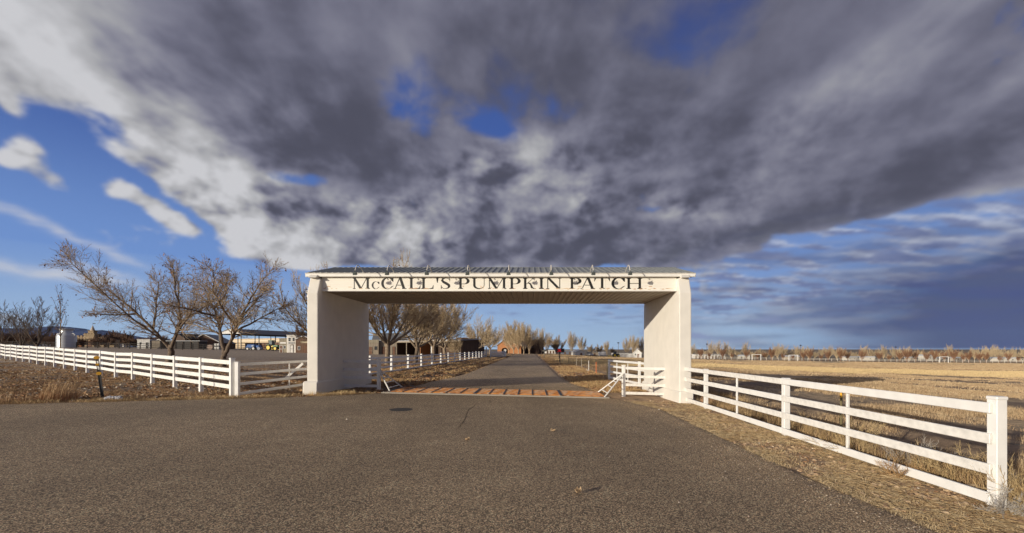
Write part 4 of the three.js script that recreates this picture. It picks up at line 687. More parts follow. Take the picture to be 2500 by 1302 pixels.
// ------------------------------------------------------------------ farm buildings
const BM = {
  boards: (c) => std(null, 0.9, { map: texture(128, 1.6, (u, v) => { const k = Math.floor(u * 8), g = 0.86 + 0.22 * (((k * 73) % 11) / 11) + 0.14 * noise(u * 40, v * 3, 16), s = (u * 8 % 1) < 0.08 ? 0.5 : g; return c.map((q) => q * s); }) }),
  roofGrey: std([0.155, 0.16, 0.175], 0.55, { metalness: 0.25 }), roofPale: std([0.42, 0.43, 0.45], 0.5), trim: std([0.72, 0.70, 0.66], 0.7), dark: std([0.05, 0.045, 0.042], 0.9),
};
BM.olive = BM.boards([0.31, 0.27, 0.20]); BM.cream = BM.boards([0.76, 0.73, 0.67]); BM.brown = BM.boards([0.165, 0.095, 0.062]); BM.grey = BM.boards([0.30, 0.25, 0.19]); BM.orange = BM.boards([0.40, 0.175, 0.072]); BM.darkBrown = BM.boards([0.085, 0.052, 0.036]); BM.doorBrown = BM.boards([0.20, 0.105, 0.066]); BM.whiteBoards = BM.boards([0.74, 0.72, 0.68]); BM.farWhite = BM.boards([0.60, 0.56, 0.49]); BM.farCream = BM.boards([0.50, 0.42, 0.32]);
const cellar = (w) => bx(w, 1.2, 0.2, 0, -0.55, 0);
function windowOn(parent, w, h, x, y, z, pane = M.glassDark, frame = BM.trim) { const f = part('window', bx(w + 0.12, h + 0.12, 0.05, x, y, z, 0.01), frame, parent); part('pane', join([bx(w * 0.46, h * 0.46, 0.03, x - w * 0.25, y + h * 0.25, z + 0.03, 0.004), bx(w * 0.46, h * 0.46, 0.03, x + w * 0.25, y + h * 0.25, z + 0.03, 0.004), bx(w * 0.46, h * 0.46, 0.03, x - w * 0.25, y - h * 0.25, z + 0.03, 0.004), bx(w * 0.46, h * 0.46, 0.03, x + w * 0.25, y - h * 0.25, z + 0.03, 0.004)]), pane, f); return f; }
function doorOn(parent, w, h, x, z, mat, frame) { const d = part('door', bx(w, h, 0.06, x, h / 2, z, 0.01), mat, parent); part('frame', join([bx(0.08, h + 0.08, 0.09, x - w / 2, h / 2 + 0.03, z, 0.01), bx(0.08, h + 0.08, 0.09, x + w / 2, h / 2 + 0.03, z, 0.01), bx(w, 0.07, 0.085, x, h * 0.5, z, 0.01), bx(w + 0.1, 0.08, 0.1, x, h + 0.04, z, 0.01)]), frame, d); return d; }
const faceTurn = 0.28;
// play-town fronts on both sides of the left pier
{ const p = onGround(691, 101), t = thing('playhouse', 'small olive-grey playhouse front with a pale sign, leftmost of the play town', 'playhouse', p, 0.1);
  part('wall', join([bx(1.62, 3.6, 2.4, 0, 1.2, -1.2)]), BM.olive, t); part('roof', bx(1.7, 0.1, 2.5, 0, 3.05, -1.2), BM.roofGrey, t); doorOn(t, 0.55, 1.5, -0.4, 0.03, BM.doorBrown, BM.trim); windowOn(t, 0.34, 0.65, 0.35, 1.15, 0.02, M.glassDark); part('sign', bx(1.25, 0.36, 0.06, 0, 2.1, 0.05, 0.02), BM.trim, t); }
{ const p = onGround(711.5, 100.5), t = thing('playhouse', 'tall white false-front playhouse with two dark upper windows', 'playhouse', p, 0.1);
  part('wall', bx(1.95, 4.35, 2.6, 0, 1.55, -1.3), BM.cream, t); part('parapet', bx(2.05, 0.12, 0.3, 0, 3.78, -0.02), BM.trim, t); for (const x of [-0.42, 0.42]) windowOn(t, 0.42, 0.75, x, 2.85, 0.02); doorOn(t, 0.6, 1.6, 0.05, 0.03, BM.trim, BM.darkBrown); part('sign', bx(1.25, 0.22, 0.06, 0, 2.1, 0.05, 0.04), BM.roofGrey, t); }
{ const p = onGround(741, 100), t = thing('playhouse', 'dark brown gabled playhouse with white roof edge beside the left pier', 'playhouse', p, 0.1), w = 3.3;
  part('wall', prism([[-w / 2, -0.6], [w / 2, -0.6], [w / 2, 2.95], [0, 3.65], [-w / 2, 2.95]], 3.0).translate(0, 0, -1.5), BM.brown, t); for (const s of [-1, 1]) beam('roof', [s * (w / 2 + 0.12), 2.95, -1.4], [0, 3.72, -1.4], 3.2, 0.1, BM.trim, t); doorOn(t, 0.7, 1.55, 0.35, 0.03, BM.doorBrown, BM.brown); doorOn(t, 0.7, 1.55, 1.07, 0.03, BM.doorBrown, BM.brown); windowOn(t, 0.4, 0.7, -0.95, 1.05, 0.02); part('sign', bx(1.9, 0.42, 0.06, 0.35, 2.35, 0.05, 0.02), std([0.50, 0.42, 0.28], 0.8), t); }
{ const p = onGround(911, 101), t = thing('playhouse', 'grey playhouse with brown door and dark window seen beside the gate pier', 'playhouse', p, 0.1), w = 2.3;
  part('wall', bx(w, 3.0, 2.4, 0, 1.0, -1.2), BM.grey, t); part('parapet', bx(w + 0.1, 0.7, 0.15, 0, 2.85, -0.02), BM.olive, t); part('roof', bx(w + 0.1, 0.08, 2.5, 0, 2.5, -1.25), BM.roofGrey, t); doorOn(t, 0.72, 1.6, -0.55, 0.03, BM.doorBrown, BM.grey); windowOn(t, 0.6, 0.75, 0.55, 1.35, 0.02, M.glassDark, BM.grey); }
{ const p = onGround(944, 102), t = thing('playhouse', 'long brown-grey boarded playhouse with reddish double doors behind the row tree', 'playhouse', p, 0.1), w = 4.4;
  part('wall', bx(w, 3.5, 3, 0, 1.2, -1.5), BM.grey, t); part('roof', bx(w + 0.2, 0.1, 3.2, 0, 3.0, -1.5), BM.roofGrey, t); for (const x of [-0.75, -0.15, 1.55]) doorOn(t, 0.56, 1.7, x, 0.03, BM.doorBrown, BM.darkBrown); }
{ const p = onGround(952, 128), t = thing('metal_shed', 'grey metal roofed building with white trim behind the play town', 'shed', p, 0.25), w = 9;
  part('wall', bx(w, 4, 6, 0, 1.6, -3), BM.grey, t); part('roof', prism([[-w / 2 - 0.3, 3.5], [w / 2 + 0.3, 3.5], [w / 2 - 0.7, 5.5], [-w / 2 + 0.2, 5.5]], 6.4).translate(0, 0, -3), BM.roofGrey, t); part('trim', join([bx(w + 0.7, 0.12, 0.1, 0, 3.5, 0.25), bx(0.1, 0.12, 6.4, -w / 2 - 0.3, 3.5, -3)]), BM.trim, t); }
{ // long open shed
  const a = onGround(968, 103), t = thing('open_shed', 'long dark open-fronted shed behind the trees through the gateway', 'shed', [a[0], a[1], a[2]], -0.62), L = 20;
  part('back_wall', bx(L, 4, 0.2, L / 2, 1.4, -5), BM.darkBrown, t); part('side_wall', bx(0.2, 4, 5, 0, 1.4, -2.5), BM.darkBrown, t); part('side_wall', bx(0.2, 4, 5, L, 1.4, -2.5), BM.darkBrown, t);
  part('roof', put(cbox(L + 0.8, 0.14, 6.4, 0.02), L / 2, 3.15, -2.4, 0.04), BM.roofPale, t); part('fascia', bx(L + 0.8, 0.45, 0.12, L / 2, 2.88, 0.7), BM.grey, t);
  for (let k = 0; k <= 5; k++) part('post', bx(0.2, 3.8, 0.2, 0.15 + k * (L - 0.3) / 5, 1.1, 0.5), k === 3 ? BM.trim : BM.grey, t); part('partition', bx(0.15, 3.2, 4, L * 0.36, 1.3, -2.6), BM.orange, t); part('tie_beam', bx(L - 0.4, 0.2, 0.15, L / 2, 2.8, -2.3), BM.darkBrown, t); }
{ const p = onGround(1140, 128), t = thing('porch_building', 'dark brown flat-topped building with a grey porch roof behind the trees', 'building', p, -0.3), w = 7;
  part('wall', bx(w, 4.6, 4, 0, 1.7, -2), BM.darkBrown, t); part('upper_front', bx(3.4, 1.1, 0.3, -1.6, 4.2, 0), BM.brown, t); part('porch_roof', put(cbox(w + 2, 0.1, 2.6, 0.02), 1.2, 2.35, 1.2, 0.22), BM.roofGrey, t); for (let k = 0; k < 5; k++) part('post', bx(0.14, 2.9, 0.14, -2 + k * 1.6, 0.7, 2.2), BM.darkBrown, t); part('door', bx(0.9, 2, 0.08, 1.2, 1, 0.05), BM.trim, t); }
{ // the orange barn
  const p = onGround(1243, 186), t = thing('barn', 'orange-brown timber barn with arched opening at the far end of the drive', 'barn', p, -0.38), w = 10.5, d = 17;
  const s = new THREE.Shape(); s.moveTo(-w / 2, -0.5); s.lineTo(w / 2, -0.5); s.lineTo(w / 2, 3.3); s.lineTo(0, 6.9); s.lineTo(-w / 2, 3.3); s.closePath();
  const hole = new THREE.Path(); hole.moveTo(-3.4, 0); hole.lineTo(-0.6, 0); hole.lineTo(-0.6, 1.3); hole.absellipse(-2.0, 1.3, 1.4, 0.95, 0, Math.PI, false); hole.lineTo(-3.4, 0); s.holes.push(hole);
  part('front_wall', boxUV(new THREE.ExtrudeGeometry(s, { depth: 0.3, bevelEnabled: false }).translate(0, 0, -0.3)), BM.orange, t);
  part('rafter_tie', bx(w - 0.7, 0.2, 0.2, 0, 3.1, -3), BM.brown, t); part('floor', bx(w - 0.6, 0.1, d - 0.4, 0, 0.0, -d / 2 - 0.1), BM.grey, t); part('arch_frame', join([bx(2.9, 0.12, 0.1, -2, 1.3, 0.02), bx(0.1, 2.1, 0.1, -2, 1.05, 0.02)]), BM.darkBrown, t);
  part('side_wall', bx(0.3, 4.2, d, w / 2 - 0.15, 1.3, -d / 2 - 0.1), BM.darkBrown, t); part('side_wall', bx(0.3, 4.2, d, -w / 2 + 0.15, 1.3, -d / 2 - 0.1), BM.orange, t); part('back_wall', prism([[-w / 2, -0.5], [w / 2, -0.5], [w / 2, 3.3], [0, 6.9], [-w / 2, 3.3]], 0.3).translate(0, 0, -d - 0.2), BM.orange, t);
  for (const k of [-1, 1]) beam('roof', [k * (w / 2 + 0.5), 3.05, -d / 2], [0, 7.05, -d / 2], d + 1, 0.16, BM.roofPale, t); part('porch_roof', put(cbox(2.6, 0.1, 7, 0.02), w / 2 + 1.2, 2.7, -5, 0, 0, -0.2), BM.roofGrey, t); for (let k = 0; k < 4; k++) part('post', bx(0.18, 3, 0.18, w / 2 + 2.3, 1.0, -1.8 - k * 2.2), BM.darkBrown, t);
  const q = onGround(1301, 190), b = thing('barn_annex', 'tall dark boarded annex at the right of the orange barn', 'barn', q, -0.38); part('wall', bx(5.2, 6.2, 6, 0, 2.6, -3), BM.darkBrown, b); part('roof', bx(5.6, 0.2, 6.4, 0, 5.75, -3), BM.roofGrey, b); part('door', bx(1.2, 2.2, 0.1, -1, 1.1, 0.03), BM.brown, b); }
// the big open pavilion
{ const p = onGround(560, 136), t = thing('pavilion', 'long open-sided pavilion with dark metal roof and white gable behind the forked tree', 'pavilion', p, -0.25), L = 45, W = 8.4;
  for (const s of [-1, 1]) for (let k = 0; k <= 7; k++) part('post', bx(0.2, 5.2, 0.2, s * (W / 2 - 0.2), 1.9, -k * L / 7 - 0.2), M.steelDark, t);
  part('gable', prism([[-W / 2, 4.6], [W / 2, 4.6], [0, 6.0]], 0.15).translate(0, 0, 0), BM.whiteBoards, t); part('gable', prism([[-W / 2, 4.6], [W / 2, 4.6], [0, 6.0]], 0.15).translate(0, 0, -L), BM.whiteBoards, t);
  for (const s of [-1, 1]) beam('roof', [s * (W / 2 + 0.3), 4.55, -L / 2], [0, 6.1, -L / 2], L + 0.6, 0.12, BM.roofGrey, t);
  for (const s of [-1, 1]) part('eave_beam', bx(0.15, 0.3, L, s * W / 2, 4.5, -L / 2), M.steelDark, t); for (const s of [-1, 1]) for (const h of [0.6, 1.1, 1.9]) part('side_rail', bx(0.06, 0.1, L, s * W / 2, h, -L / 2), M.steelDark, t); }
{ const p = onGround(640, 172), t = thing('sand_mound', 'pale terraced straw and sand bank seen under the pavilion roof', 'mound', p, -0.5); part('bank', join([bx(60, 3.4, 3, 0, 1.2, 0), bx(50, 1.2, 2.6, 4, 3.3, -1)]), std([0.52, 0.41, 0.28], 1), t); part('cap', bx(58, 0.5, 3.1, 1, 3.0, 0.05), std([0.66, 0.57, 0.44], 1), t); }
{ const p = onGround(640, 150), t = thing('weathered_wall', 'low brown boarded wall across the back of the pavilion', 'wall', p, -0.7); part('boards', bx(30, 2.6, 0.3, 0, 0.8, 0), BM.brown, t); part('coping', bx(30, 0.15, 0.4, 0, 2.12, 0), M.steelDark, t); }
// houses and sheds at the far side of the lot
function shed(name, label, px, Z, turn, w, d, h, rise, wall, roof, trim = true, cat = 'shed') {
  const t = thing(name, label, cat, onGround(px, Z), turn);
  part('wall', prism([[-w / 2, -0.6], [w / 2, -0.6], [w / 2, h], [0, h + rise], [-w / 2, h]], d).translate(0, 0, -d / 2), wall, t);
  for (const s of [-1, 1]) beam('roof', [s * (w / 2 + 0.25), h - rise * 0.08, -d / 2], [0, h + rise + 0.1, -d / 2], d + 0.6, 0.12, roof, t);
  if (trim) for (const s of [-1, 1]) beam('trim', [s * (w / 2 + 0.25), h - rise * 0.12, 0.28], [0, h + rise + 0.06, 0.28], 0.06, 0.22, BM.trim, t);
  part('door', bx(w * 0.22, h * 0.75, 0.08, w * 0.1, h * 0.375, 0.03), BM.doorBrown, t); return t;
}
shed('gabled_barn', 'brown gabled barn with white roof edge left of the pavilion', 497, 140, 0.35, 9.5, 16, 1.9, 2.5, BM.brown, BM.roofGrey, true, 'barn');
shed('gabled_shed', 'dark little shed with a white chevron roof edge between the big tree trunks', 388, 126, 0.2, 3.0, 4, 1.5, 1.0, BM.darkBrown, BM.dark);
shed('gabled_shed', 'tall dark gabled shed behind the fork of the large tree', 436, 136, -0.3, 5.2, 6, 3.0, 1.3, BM.darkBrown, BM.dark, false);
{ const t = thing('white_building', 'small flat white building beyond the paddock fence', 'building', onGround(350, 124), 0.25); part('wall', bx(2.9, 3.4, 3, 0, 0.7, -1.5), BM.whiteBoards, t); part('roof', bx(3.1, 0.12, 3.2, 0, 2.42, -1.5), BM.trim, t); windowOn(t, 0.4, 0.5, -0.7, 1.4, 0.02); doorOn(t, 0.6, 1.6, 0.8, 0.03, BM.dark, BM.trim); part('lean_to', bx(2.2, 3, 2.6, 2.6, 0.6, -1.5), BM.grey, t); }
{ const t = thing('dark_shed', 'long low black shed with pale roof line behind the large tree', 'shed', onGround(447, 124), 0.06); part('wall', bx(8.6, 2.9, 3, 0, 0.7, -1.5), BM.dark, t); part('roof', bx(8.9, 0.14, 3.4, 0, 2.2, -1.5), BM.roofPale, t); for (let k = 0; k < 5; k++) part('post', bx(0.12, 2.6, 0.12, -4 + k * 2, 0.8, 0.15), BM.darkBrown, t); }
[[124, 150, 'cream', 4.6, 1.9, 'low cream house beyond the paddock fence left of the milk can'], [112, 175, 'whiteBoards', 3, 2, 'tiny white shed beyond the cream house'], [264, 170, 'cream', 4, 1.7, 'small pale house between castle and scrub trees'], [286, 178, 'cream', 4, 1.5, 'small pale house under the scrub tree pair']].forEach(([px, Z, m, w, h, l]) => shed('far_house', l, px, Z, 0.3, w, 5, h, 0.8, BM[m], BM.roofGrey, false, 'house'));
{ // giant milk can
  const t = thing('milk_can', 'giant silver-white milk can structure behind the fence', 'milk can', onGround(162, 112)), prof = [[1.82, -0.3], [1.88, 0.15], [1.82, 0.3], [1.82, 2.75], [1.7, 3.05], [1.35, 3.45], [1.16, 3.6], [1.14, 4.15], [1.22, 4.3], [1.42, 4.42], [1.44, 4.56], [1.25, 4.62], [0, 4.66]].map(([a, b]) => new THREE.Vector2(a, b));
  part('body', new THREE.LatheGeometry(prof, 48), std([0.50, 0.51, 0.535], 0.35, { metalness: 0.25 }), t); for (const y of [0.9, 1.6, 2.3]) part('band', new THREE.TorusGeometry(1.84, 0.03, 6, 48).rotateX(Math.PI / 2).translate(0, y, 0), BM.trim, t);
  for (const s of [-1, 1]) { const h = new Shape3(); h.tube([[s * 1.75, 2.6, 0.2], [s * 2.1, 2.75, 0.2], [s * 2.15, 3.2, 0.2], [s * 1.9, 3.4, 0.2], [s * 1.45, 3.35, 0.2]], [0.08, 0.08, 0.08, 0.08, 0.08], 8); part('handle', h.build(), BM.trim, t); } }
{ // stone play castle
  const t = thing('play_castle', 'tan stone play castle with a spire and a small flag', 'castle', onGround(216, 138), 0.15), stone = std(null, 0.95, { map: texture(256, 3, (u, v) => { const [d, e, id] = worley(u, v, 9, 4); return (e < 0.06 ? [0.16, 0.12, 0.08] : [0.30 + id * 0.14, 0.225 + id * 0.10, 0.14 + id * 0.06]); }) });
  part('wall', bx(8.2, 3.9, 3, -0.4, 1.15, -2, 0.05), stone, t); part('wing', bx(3.6, 3.1, 2.4, 4.2, 0.75, -2.4, 0.05), stone, t); const k = part('keep', join([bx(2.7, 4.6, 2.6, 0.2, 1.8, -1.2, 0.05), bx(3.0, 0.3, 2.9, 0.2, 3.75, -1.2, 0.04), bx(1.5, 1.0, 1.5, 0.1, 4.35, -1.4, 0.04), bx(1.7, 0.2, 1.7, 0.1, 4.9, -1.4, 0.03)]), stone, t);
  part('merlon', join([-4.2, -3.3, -2.4, -1.5].map((x) => bx(0.5, 0.45, 0.5, x, 3.3, -0.8, 0.03)).concat([3.0, 4.0, 5.0].map((x) => bx(0.5, 0.4, 0.5, x, 2.5, -1.5, 0.03)), [-0.9, -0.1, 0.7, 1.4].map((x) => bx(0.4, 0.3, 0.4, x, 4.05, 0.0, 0.03)))), stone, t);
  part('spire', new THREE.ConeGeometry(0.62, 1.75, 12).translate(0.1, 5.85, -1.4), std([0.50, 0.40, 0.30], 0.9), t); beam('flagpole', [0.1, 6.6, -1.4], [0.1, 7.3, -1.4], 0.04, 0.04, M.black, t); part('flag', bx(0.75, 0.22, 0.02, 0.5, 7.15, -1.4, 0.004), M.black, t);
  const d = part('door', join([bx(1.3, 1.3, 0.1, 0.2, 0.62, 0.125, 0.01), new THREE.CylinderGeometry(0.65, 0.65, 0.09, 20).rotateX(Math.PI / 2).translate(0.2, 1.25, 0.12)]), BM.doorBrown, t); part('timber', join([bx(1.6, 0.9, 0.3, -2.6, 0.4, 0, 0.05)]), BM.orange, t); }
// buildings beyond the field
shed('white_shed', 'white gabled shed right of the red lit sign', 1417, 196, 0.35, 3.9, 5, 1.6, 0.75, BM.whiteBoards, BM.trim, false);
{ const h = shed('white_house', 'white gabled house with dark roof beside the right pier', 1556, 205, -0.25, 3.7, 7, 2.1, 1.6, BM.whiteBoards, BM.dark, true, 'house'); windowOn(h, 0.6, 0.8, -0.8, 1.4, 0.03); }
{ const p = onGround(1533, 212), t = thing('board_fence', 'white board fence running left from the white house', 'fence', p, 0.05); for (let k = 0; k < 12; k++) part('board', bx(0.9, 1.7, 0.06, -5.5 + k * 0.93, 0.8, 0, 0.01), M.whitePaintFar, t); }
{ const p = onGround(1548, 188), t = thing('stock_fence', 'low pale pen fence in front of the white house', 'fence', p, 0); for (let k = 0; k <= 10; k++) part('post', bx(0.08, 1.1, 0.08, -3 + k * 0.6, 0.55, 0, 0.01), M.whitePaintFar, t); for (const h of [0.35, 0.7, 1.05]) part('rail', bx(6, 0.06, 0.05, 0, h, 0.06, 0.01), M.whitePaintFar, t); }
{ const p = onGround(1733, 226), t = thing('stable_row', 'long low white stable with dark bays nearest the right pier across the field', 'stable', p, 0), L = 15; part('wall', bx(L, 2.4, 3, 0, 0.9, -2.5), BM.whiteBoards, t); part('roof', bx(L + 0.6, 0.16, 4, 0, 2.2, -1.6), BM.trim, t); for (let k = 0; k < 9; k++) part('stall_door', bx(0.9, 1.3, 0.1, -L / 2 + 1 + k * 1.65, 0.65, -0.97), BM.brown, t); for (let k = 0; k < 10; k++) part('post', bx(0.15, 2.4, 0.15, -L / 2 + 0.2 + k * 1.62, 0.9, 0.2), M.whitePaintFar, t); }
[[1818, 5, 'small white house gable behind the first entry frame trees'], [1935, 7, 'long cream mobile home behind the second entry frame'], [2082, 6, 'white mobile home behind the field fence, left of the third lamp post'], [2118, 7, 'pale mobile home right beside the third lamp post'], [2230, 3.5, 'small cream shed behind the reddish trees'], [2268, 5, 'tall white house front between two reddish trees'], [2298, 4, 'low white outbuilding beside the white house front'], [2346, 5, 'pale mobile home half hidden by the reddest tree'], [2444, 4, 'bright white trailer home near the right edge'], [2468, 5, 'pale low house beside the bright white trailer home'], [2492, 5, 'dark-roofed house at the right edge beyond the field']].forEach(([px, w, l], i) => { const t = thing('far_house', l, 'house', onGround(px, 232), (i % 3 - 1) * 0.2), h = i === 5 ? 2.7 : 1.6; part('wall', bx(w, h + 0.8, 3.4, 0, h / 2 - 0.4, -1.7, 0.03), i % 3 === 1 ? BM.farCream : BM.farWhite, t); part('roof', prism([[-w / 2 - 0.2, h], [w / 2 + 0.2, h], [w / 2 - 0.3, h + 0.6], [-w / 2 + 0.3, h + 0.6]], 3.8).translate(0, 0, -1.7), i === 10 ? BM.dark : BM.roofPale, t); for (const s of [-0.28, 0.18]) windowOn(t, 0.55, 0.6, s * w, h * 0.58, 0.03); });
[[1344, 'pale low farm shed behind the small dark sign'], [1391, 'blue-grey low shed under the red lit sign'], [1452, 'low tan building behind the pickup'], [1516, 'long low tan building left of the lamp post']].forEach(([px, l], i) => { const t = thing('farm_shed', l, 'shed', onGround(px, 232), 0.1), w = [5, 8, 7, 8][i], h = 1.8; part('wall', bx(w, h + 0.6, 3, 0, h / 2 - 0.3, -1.5, 0.03), [BM.cream, std([0.15, 0.17, 0.22], 0.8), BM.grey, BM.cream][i], t); part('roof', bx(w + 0.4, 0.14, 3.6, 0, h + 0.05, -1.4), i === 1 ? BM.roofPale : BM.roofGrey, t); for (let k = 0; k < 3; k++) part('door', bx(0.8, 1.3, 0.08, -w * 0.3 + k * w * 0.3, 0.65, 0.02), BM.brown, t); });

// ------------------------------------------------------------------ machines, signs, posts, small things
const wheel = (parent, x, y, z, r, w, tyre, rim, name = 'wheel') => { const m = part(name, new THREE.TorusGeometry(r * 0.78, r * 0.24, 10, 22).scale(1, 1, w / (r * 0.48)).rotateY(Math.PI / 2 * 0).translate(0, 0, 0), tyre, parent); m.position.set(x, y, z); part('rim', new THREE.CylinderGeometry(r * 0.62, r * 0.5, w * 0.7, 18).rotateX(Math.PI / 2), rim, m); return m; };
const tyre = std([0.02, 0.02, 0.02], 0.9), yellow = std([0.70, 0.50, 0.03], 0.5), green = std([0.035, 0.12, 0.03], 0.35), blue = std([0.06, 0.14, 0.36], 0.45);
{ const t = thing('tractor', 'green farm tractor with yellow wheels under the pavilion edge', 'tractor', onGround(666, 124), -0.25);
  part('hood', join([bx(1.7, 0.6, 0.75, 1.05, 1.25, 0, 0.1), bx(0.5, 0.5, 0.6, 1.85, 1.0, 0, 0.08)]), green, t); part('chassis', bx(2.8, 0.4, 0.6, 0.4, 0.75, 0, 0.05), M.black, t); part('fender', join([bx(1.0, 0.14, 0.45, -0.75, 1.68, 0.75, 0.05), bx(1.0, 0.14, 0.45, -0.75, 1.68, -0.75, 0.05)]), green, t);
  for (const [x, z] of [[-0.95, -0.5], [0.15, -0.5], [-0.95, 0.5], [0.15, 0.5]]) part('cab_pillar', bx(0.09, 1.2, 0.09, x, 2.1, z, 0.02), M.black, t); part('cab_roof', bx(1.35, 0.16, 1.25, -0.4, 2.75, 0, 0.06), green, t); part('window', bx(1.0, 1.05, 0.9, -0.4, 2.12, 0, 0.03), std([0.12, 0.15, 0.16], 0.1), t); part('exhaust', cyl(0.05, 0.05, 0.8, 0.75, 1.95, 0.2, 10), M.black, t);
  for (const z of [0.75, -0.75]) { wheel(t, -0.75, 0.85, z, 0.85, 0.42, tyre, yellow); wheel(t, 1.45, 0.6, z, 0.6, 0.34, tyre, yellow); } }
{ const t = thing('hay_baler', 'blue baling machine left of the tractor under the pavilion', 'baler', onGround(619, 126), 0.1); part('body', join([bx(2.0, 1.0, 1.6, -0.4, 1.1, 0, 0.1), bx(0.9, 0.7, 1.4, 1.3, 1.0, 0, 0.2), bx(0.6, 0.6, 1.2, -1.5, 0.8, 0, 0.1)]), blue, t); part('pickup_drum', cyl(0.4, 0.4, 1.6, 1.7, 0.5, 0.2, 16, Math.PI / 2), std([0.3, 0.33, 0.4], 0.6), t); part('hitch', bx(1.3, 0.12, 0.15, -2.2, 0.5, 0, 0.02), M.black, t); part('guard', bx(0.5, 0.4, 0.06, 0.1, 1.2, 0.82, 0.02), std([0.42, 0.48, 0.58], 0.5), t); for (const z of [0.85, -0.85]) { wheel(t, 0.3, 0.5, z, 0.5, 0.3, tyre, BM.trim); wheel(t, -1.2, 0.42, z, 0.42, 0.25, tyre, BM.trim); } }
{ let base = null; [[0, 0, 'lower left of the four stacked'], [1, 0, 'lower right of the four stacked'], [0, 1, 'upper left of the four stacked'], [1, 1, 'upper right of the four stacked']].forEach(([i, j, l]) => { const p = onGround(527, 125), label = `white caged liquid tote before the pavilion, ${l}`, pos = [p[0] + i * 0.72, p[1] + j * 0.86, p[2]]; if (base) { copy(base, label, pos, 0, 1); return; } base = thing('liquid_tote', label, 'tote', pos, 0, 'white liquid totes'); part('tank', bx(0.62, 0.7, 0.62, 0, 0.46, 0, 0.08), M.whitePaintFar, base); part('pallet', bx(0.68, 0.1, 0.68, 0, 0.05, 0, 0.01), M.steelDark, base); const c = []; for (const q of [-0.33, 0, 0.33]) { c.push(bx(0.02, 0.74, 0.02, q, 0.46, 0.33, 0.003)); } for (const y of [0.25, 0.5, 0.75]) c.push(bx(0.68, 0.02, 0.02, 0, y, 0.335, 0.003)); part('cage', join(c), M.lampGrey, base); }); }
{ const t = thing('round_tank', 'upright pinkish-tan drum end left of the white totes', 'drum', onGround(514, 125), 0.2); part('drum', put(new THREE.CylinderGeometry(0.72, 0.72, 1.1, 28).toNonIndexed(), 0, 0.62, 0, Math.PI / 2, 0, 0), std([0.42, 0.31, 0.25], 0.8), t); part('rim', new THREE.TorusGeometry(0.7, 0.05, 8, 28).translate(0, 0.62, 0.56), std([0.32, 0.24, 0.2], 0.8), t); part('stand', bx(1.0, 0.3, 0.9, 0, 0.05, 0, 0.03), M.steelDark, t); }
{ const t = thing('cargo_trailer', 'white enclosed cargo trailer parked beyond the straw field', 'trailer', onGround(1470, 200), 0.12); part('body', bx(3.0, 1.7, 1.8, 0, 1.2, 0, 0.1), M.whitePaintFar, t); part('skirt', bx(3.02, 0.12, 1.82, 0, 0.42, 0, 0.02), M.lampGrey, t); part('tongue', bx(1.0, 0.1, 0.2, 1.9, 0.4, 0, 0.02), M.black, t); for (const z of [0.82, -0.82]) for (const x of [-0.3, 0.45]) wheel(t, x, 0.36, z, 0.36, 0.22, tyre, BM.trim); part('door', bx(0.7, 1.3, 0.03, 1.05, 1.2, 0.91, 0.01), BM.trim, t); }
{ const t = thing('pickup_truck', 'white pickup parked beside the white shed far off', 'pickup', onGround(1440, 198), 1.1); part('body', join([bx(4.2, 0.55, 1.7, 0, 0.75, 0, 0.12), bx(1.5, 0.3, 1.6, 1.3, 1.0, 0, 0.1)]), M.whitePaintFar, t); part('cab', prism([[-0.8, 1.0], [1.0, 1.0], [0.5, 1.65], [-0.7, 1.65]], 1.5, 0.04), M.glassDark, t); part('roof', bx(1.2, 0.08, 1.4, -0.1, 1.68, 0, 0.03), M.whitePaintFar, t); for (const z of [0.75, -0.75]) for (const x of [-1.3, 1.35]) wheel(t, x, 0.38, z, 0.38, 0.24, tyre, BM.trim); for (const z of [0.6, -0.6]) part('headlight', bx(0.06, 0.14, 0.3, 2.1, 0.9, z, 0.02), BM.trim, t); }
{ const t = thing('loader_tractor', 'dark tractor with a yellow scraper parked right of the white trailer', 'tractor', onGround(1503, 200), 0.15); part('hood', bx(1.5, 0.6, 0.9, 1.0, 1.2, 0, 0.1), M.black, t); part('chassis', bx(3.2, 0.35, 0.6, 0.1, 0.7, 0, 0.05), M.black, t); part('cab', bx(1.1, 1.0, 1.1, -0.3, 1.85, 0, 0.08), std([0.03, 0.04, 0.05], 0.3), t); part('cab_roof', bx(1.3, 0.12, 1.3, -0.3, 2.42, 0, 0.05), M.black, t); part('scraper', join([bx(1.6, 0.35, 1.4, -2.4, 0.45, 0, 0.08), bx(2.4, 0.15, 0.2, 0.6, 0.42, 0.72, 0.03)]), yellow, t); for (const z of [0.7, -0.7]) { wheel(t, -0.6, 0.72, z, 0.72, 0.4, tyre, yellow); wheel(t, 1.2, 0.52, z, 0.52, 0.3, tyre, yellow); } }
// tall field lamps
{ let first = null; [[1509.7, 205, 836, 'behind the loader tractor'], [1726, 205, 840, 'just right of the gate, before the stable'], [1955, 200, 843, 'beside the second entry frame'], [2187.5, 198, 847, 'farthest right of the four']].forEach(([px, Z, py, l]) => { const p = onGround(px, Z), h = up(py, Z) - p[1], label = `tall thin field lamp post ${l}`; if (first) { copy(first, label, p, 0.6, [1, h / 6.4, 1]); return; } first = thing('field_lamp', label, 'lamp post', p, 0.6, 'tall lamp posts along the field'); part('pole', cyl(0.07, 0.1, 6.4, 0, 3.1, 0, 10), std([0.16, 0.10, 0.07], 0.8), first); part('crossarm', bx(0.7, 0.08, 0.08, 0, 6.1, 0, 0.01), M.black, first); for (const s of [-1, 1]) part('lamp_head', cyl(0.3, 0.16, 0.3, s * 0.26, 6.28, 0, 12, 0.5), s > 0 ? M.lampGrey : M.black, first); }); }
